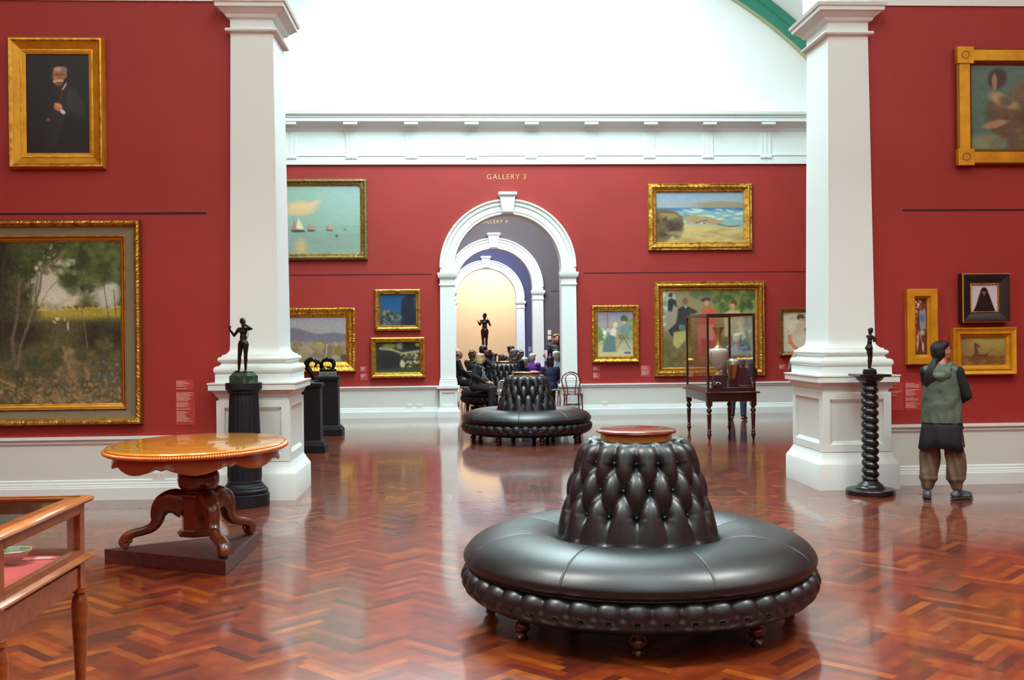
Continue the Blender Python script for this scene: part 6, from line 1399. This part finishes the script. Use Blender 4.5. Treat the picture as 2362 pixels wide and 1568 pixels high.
seated('white-haired man in a pale blue checked shirt behind the navy jacket', wx(1283, 24.1), 24.1, -5, hair='short', hc=HWHITE, top='checked_shirt', tc=LTBLUE, H=1.60, female=False)
for X_, Y_, a, l in ((wx(1269, 22.7), 22.72, -90, 'the woman in navy'), (wx(1053, 24.4), 24.4, -75, 'the bald man'), (wx(1283, 24.1), 24.06, -5, 'the white-haired man'), (wx(1088, 25.7), 25.68, -40, 'the curly-haired woman'),
    (wx(1156, 25.7), 25.66, 5, 'the person with smooth brown hair'), (wx(1179, 26.9), 26.86, 10, 'the person with black hair'), (wx(1200, 26.0), 25.96, -15, 'the person with wispy grey hair'), (wx(1113, 26.8), 26.8, -85, 'the man with raised hand'), (wx(1227, 25.3), 25.26, -20, 'the woman in purple')):
    fold_chair((X_, Y_, 0), math.radians(a), 'pale metal folding chair under ' + l)
e, d = person('blonde woman in black standing with a sheet of paper, speaking to the group', (wx(1284, 26.2), 26.2, 0), math.radians(168), 1.68, 'stand', SKN, 'long', mat('dark_blonde_hair', (168, 138, 92), .5, noise=((120, 94, 60), 50, .4, .6)), 'black_jacket', mat('black_shiny_jacket', (30, 34, 36), .5), 'trousers', DKTR, SHOE, head_yaw=math.radians(24),
    arms=[((-.25, -.02, 1.08), (-.22, .06, .84), (0, .1, -1), (1, 0, 0), .5), ((.26, .06, 1.10), (.27, .28, 1.12), (.1, .8, .3), (-1, 0, 0), .7)])
b = MB(); w_ = d['wr'][1] + V(-.03, .06, .0); b.box(-.004, .002, -.06, .14, -.14, .14, None, Matrix.Translation(w_) @ Matrix.Rotation(.5, 4, 'Z')); pp = b.build('paper_sheet', PAPER, None); pp.matrix_world = e.matrix_basis @ Matrix.Identity(4)
pp.location = e.location; pp.rotation_euler = e.rotation_euler; tag(pp, 'white sheet of paper held by the standing blonde woman', 'paper')
b = MB(); b.tube([d['up'](.42, .06, -.05), d['up'](.36, .118, -.03), d['up'](.28, .13, 0), d['up'](.36, .118, .03), d['up'](.42, .06, .05)], .006, 6); b.build('necklace', CHROME, e, smooth=60)
# visitor behind the glass case
e, d = person('white-haired visitor in a blue jacket and jeans behind the glass case', (wx(1709, 19.3), 19.35, 0), math.radians(-25), 1.64, 'stand', SKN, 'short', HWHITE, 'blue_jacket', mat('slate_blue_jacket', (78, 92, 118), .7), 'jeans', JEANS, SHOEB, marks=True)
b = MB(); b.ball(V(.33, -.05, .88), (.05, .13, .13)); bag = b.build('shoulder_bag', BLKJ, None, smooth=180); bag.location = e.location; bag.rotation_euler = e.rotation_euler; tag(bag, 'dark shoulder bag carried by the visitor behind the glass case', 'bag')
b = MB(); b.tube([(.33, -.05, 1.0), (.25, -.04, 1.2), (.14, -.02, 1.42), (.05, .06, 1.40)], .010, 6); b.build('strap', BLKJ, bag, smooth=60)
# visitor mostly hidden by the right pier
GREYJ = mat('grey_brown_jacket', (128, 118, 104), .7, noise=((104, 96, 84), 6, .4, .65))
person('visitor in a crumpled grey jacket mostly hidden behind the right pier', (5.08, 14.6, 0), math.radians(20), 1.72, 'stand', SKN, 'short', HBRN, 'grey_jacket', GREYJ, 'trousers', DKTR, mat('red_brown_shoe', (92, 34, 34), .5), female=False,
    arms=[((-.33, .0, 1.20), (-.36, .06, 1.04), (0, .1, -1), (1, 0, 0), .5), ((.25, -.02, 1.1), (.25, .06, .85), (0, .1, -1), (-1, 0, 0), .5)])

# ------------------------------------------------------------------ bronzes
def statue(label, loc, rz, H, m, arms, leg_pose, head=(0, 0), vox=None, base=None, hairst=True, lean=0, twist=None):
    k = H / 1.65; e = empty('bronze_figure', loc, label, 'sculpture', rz)
    pel = V(0, 0, .88); mb = MB(); R = rot(*head); neck = V(.0, -.01, 1.40); hc = neck + V(0, .02, .135)
    if twist: neck = neck + V(*twist); hc = hc + V(*twist)
    T = lambda v_: v_ * k
    ch = pel.lerp(neck, .68); wa = pel.lerp(neck, .33)
    head_parts(mb, T(hc), R, k, True, None, T(neck))
    if hairst: mb.ball(T(hc + R @ V(0, -.03, .045)), (.086 * k, .09 * k, .08 * k)); mb.ball(T(hc + R @ V(0, -.09, -.02)), (.05 * k, .045 * k, .05 * k)); mb.ball(T(hc + R @ V(.06, -.02, .0)), (.03 * k, .05 * k, .045 * k)); mb.ball(T(hc + R @ V(-.06, -.02, .0)), (.03 * k, .05 * k, .045 * k))
    mb.ball(T(ch + V(0, 0, .09)), (.145 * k, .075 * k, .06 * k)); mb.ball(T(ch), (.128 * k, .088 * k, .12 * k)); mb.ball(T(wa), (.112 * k, .085 * k, .19 * k)); mb.ball(T(pel + V(0, 0, .02)), (.16 * k, .11 * k, .12 * k)); mb.cone(T(wa), .088 * k, T(pel), .11 * k)
    for q in (-1, 1): mb.ball(T(ch + V(q * .058, .060, .0)), (.050 * k, .048 * k, .052 * k)); mb.ball(T(pel + V(q * .06, -.06, -.04)), .085 * k)
    sh = [ch + V(q * .155, -.01, .085) for q in (-1, 1)]
    for i in range(2):
        el, wr, hd, hn, cu = arms[i]; el = V(*el); wr = V(*wr); mb.cone(T(sh[i]), .056 * k, T(el), .042 * k); mb.cone(T(el), .042 * k, T(wr), .029 * k); hand(mb, T(wr), V(*hd), V(*hn), (-1 if i == 0 else 1), cu, k)
        hip, kn, an, tf = leg_pose[i]; mb.cone(T(V(*hip)), .092 * k, T(V(*kn)), .056 * k); kn = V(*kn); an = V(*an); mid = kn.lerp(an, .35); mb.cone(T(kn), .056 * k, T(mid + V(0, -.012, 0)), .057 * k); mb.cone(T(mid), .055 * k, T(an), .034 * k); mb.cone(T(an - V(0, 0, .03)), .03 * k, T(an + V(*tf) * .15 - V(0, 0, .05)), .020 * k)
    o = mb.build('figure', m, e, remesh=vox or .009 * k, sm_it=5)
    if base: base(e)
    return e, k
LEGS = [((-.085, 0, .86), (-.09, .03, .47), (-.07, 0, .08), (-.1, 1, 0)), ((.085, 0, .86), (.12, .03, .47), (.16, .0, .08), (.35, 1, 0))]
def base1(e):
    MB().loft([(-.098, .098, .098), (-.03, .098, .098), (-.028, .092, .092), (0, .074, .074)], VERD).build('marble_base', VERD, e); MB().loft([(0, .068, .068), (.009, .066, .066)], m=BRONZE).build('bronze_plate', BRONZE, e)
e, k = statue('dark bronze woman drawing a bow, on green marble, before the left pier', (-2.085, 10.205, 1.288), math.radians(160), .53, BRONZE,
    [((-.34, .10, 1.32), (-.14, .14, 1.46), (1, .1, .1), (0, 0, -1), 1.2), ((.30, .02, 1.12), (.36, .16, 1.30), (0, .3, 1), (-1, 0, 0), 1.0)], LEGS, (math.radians(50), .1), base=base1)
b = MB(); b.tube(smooth_path([V(-.05, .17, 1.45) * k, V(-.20, .15, 1.38) * k, V(-.24, .12, 1.22) * k, V(-.20, .08, 1.08) * k, V(-.12, .05, .98) * k], 4), .008 * k * 1.2, 6); b.build('bow', BRONZE, e, smooth=60)
def base2(e): MB().lathe([(.07, -.045), (.072, -.02), (.066, -.018), (.066, 0), (.06, .002)], 8, EBONY).build('octagonal_base', EBONY, e)
statue('small bronze standing figure with folded arms on the barley-twist pedestal', (4.115, 10.2, 1.245), math.radians(-80), .42, BRONZE,
    [((-.21, .16, 1.12), (-.04, .22, 1.24), (1, 0, .2), (0, -1, 0), 1.0), ((.21, .16, 1.12), (.04, .24, 1.10), (-1, 0, .2), (0, -1, 0), 1.0)], [((-.08, 0, .86), (-.06, .04, .47), (-.045, 0, .08), (-.1, 1, 0)), ((.08, 0, .86), (.06, .04, .47), (.045, .0, .08), (.1, 1, 0))], (0, -.75), base=base2, twist=(0, .06, -.02))
statue('tall brown bronze nude with raised hands at the end of the enfilade', (1.0, 39.0, 1.10), math.radians(170), 1.43, BRONZEB,
    [((-.25, .04, 1.12), (-.15, .12, 1.34), (.1, .1, 1), (1, 0, 0), .3), ((.19, .06, 1.14), (.25, .20, 1.26), (.3, .1, .9), (-1, 0, 0), .3)], [((-.085, 0, .86), (-.075, .02, .47), (-.06, 0, .08), (-.1, 1, 0)), ((.085, 0, .86), (.07, .05, .47), (.06, .0, .08), (.3, 1, 0))], (math.radians(-25), .1), vox=.012)
# arched diver
e = empty('arched_bronze', (-2.12, 14.94, 1.01), 'green-black bronze of an arching figure on the nearer square pedestal', 'sculpture')
mb = MB(); S = 1.0
path = smooth_path([V(.06, 0, 0), V(.045, 0, .05), V(.015, 0, .12), V(-.035, 0, .19), V(-.045, 0, .245), V(-.015, 0, .295), V(.04, 0, .315), (V(.085, 0, .30))], 4)
n = len(path); R_ = [.012 + .026 * math.sin(PI * min(1, (i / (n - 1)) * 1.05)) ** .8 + .008 * (i / (n - 1)) for i in range(n)]
mb.tube(path, R_, 12); mb.ball(V(.118, 0, .275), (.026, .024, .032)); mb.ball(V(.13, 0, .258), (.016, .016, .02)); mb.cone(V(.07, 0, .30), .02, V(.115, 0, .28), .018)
for q in (-1, 1): mb.cone(V(.06, q * .03, .30), .018, V(.10, q * .032, .25), .013); mb.cone(V(.10, q * .032, .25), .013, V(.075, q * .025, .205), .010); mb.cone(V(.055, q * .02, 0), .014, V(.11, q * .025, -.002), .009)
mb.build('figure', BRONZEG, e, remesh=.005, sm_it=1); MB().loft([(-.025, .085, .06), (0, .075, .05)], STONE).build('stone_base', STONE, e)
e = empty('ring_bronze', (-2.185, 17.5, 1.06), 'green-black bronze of a body curled into a ring on the farther square pedestal', 'sculpture')
mb = MB(); n = 40; P_ = []; R_ = []
for i in range(n + 1):
    a = math.radians(-60 + 300 * i / n); P_.append(V(.105 * math.cos(a), .01 * math.sin(2 * a), .115 + .095 * math.sin(a))); R_.append(.022 + .017 * abs(math.sin(a * 1.1 + .6)))
mb.tube(P_, R_, 12); mb.ball(V(.0, 0, .225), (.035, .03, .028)); mb.ball(V(-.06, -.01, .195), .03); mb.ball(V(.06, -.01, .2), .032); mb.cone(V(-.11, -.02, .03), .026, V(.10, -.02, .022), .018); mb.cone(V(.12, .02, .03), .026, V(-.09, .02, .022), .018); mb.ball(V(.01, 0, .075), (.03, .025, .02)); mb.cone(V(.01, 0, .07), .013, V(.09, 0, .06), .012)
mb.build('figure', BRONZEG, e, remesh=.0055, sm_it=1); MB().loft([(-.075, .14, .11), (-.07, .142, .112), (-.01, .135, .105), (0, .13, .1)], STONE).build('stone_base', STONE, e)

# ------------------------------------------------------------------ light
w = bpy.data.worlds.new('sky'); SC.world = w; w.use_nodes = True
bg = w.node_tree.nodes['Background']; bg.inputs[0].default_value = (0.78, 0.9, 1.0, 1); bg.inputs[1].default_value = 2.0
def area(name, loc, sx, sy, e, col, rot=(0, 0, 0)):
    l = bpy.data.lights.new(name, 'AREA'); l.shape = 'RECTANGLE'; l.size = sx; l.size_y = sy; l.energy = e; l.color = col
    o = bpy.data.objects.new(name, l); COL.objects.link(o); o.location = loc; o.rotation_euler = rot; return o
area('skylight_far_room', (AX, 16.0, 10.75), 5.0, 7.4, 2000, (0.76, 0.97, 1.0))
area('skylight_near_room', (AX, 2.2, 10.75), 3.9, 10.2, 680, (0.82, 0.99, 0.97))
for x_ in (-3.6, 5.8):
    area('track_wash', (x_, 5.2, 8.2), 3.0, .5, 1350, (.93, 1.0, .95), (math.radians(-42) + PI * 0, 0, 0))
area('ceiling_light_grey_room', (AX, 25.4, 6.35), 3.5, 4, 800, (0.94, 0.95, 1.0))  # unseen area light just under the closed ceiling, which has no roof opening
area('ceiling_light_blue_room', (AX, 33.6, 6.35), 3.5, 4, 900, (0.88, 0.9, 1.0))  # same here: out-of-view area light beneath a solid ceiling
def spot(name, loc, to, e, col, size=40, blend=.6, r=.05):
    l = bpy.data.lights.new(name, 'SPOT'); l.energy = e; l.color = col; l.spot_size = math.radians(size); l.spot_blend = blend; l.shadow_soft_size = r
    o = bpy.data.objects.new(name, l); COL.objects.link(o); o.location = loc
    o.rotation_euler = (Vector(to) - Vector(loc)).to_track_quat('-Z', 'Y').to_euler(); return o
spot('niche_spot', (1.9, 40.0, 5.9), (.9, 43, 2.5), 1300, (1.0, .88, .68), 62)
spot('niche_wash', (-.2, 39.5, 5.9), (1.3, 43, 1.5), 700, (1.0, .88, .72), 70)
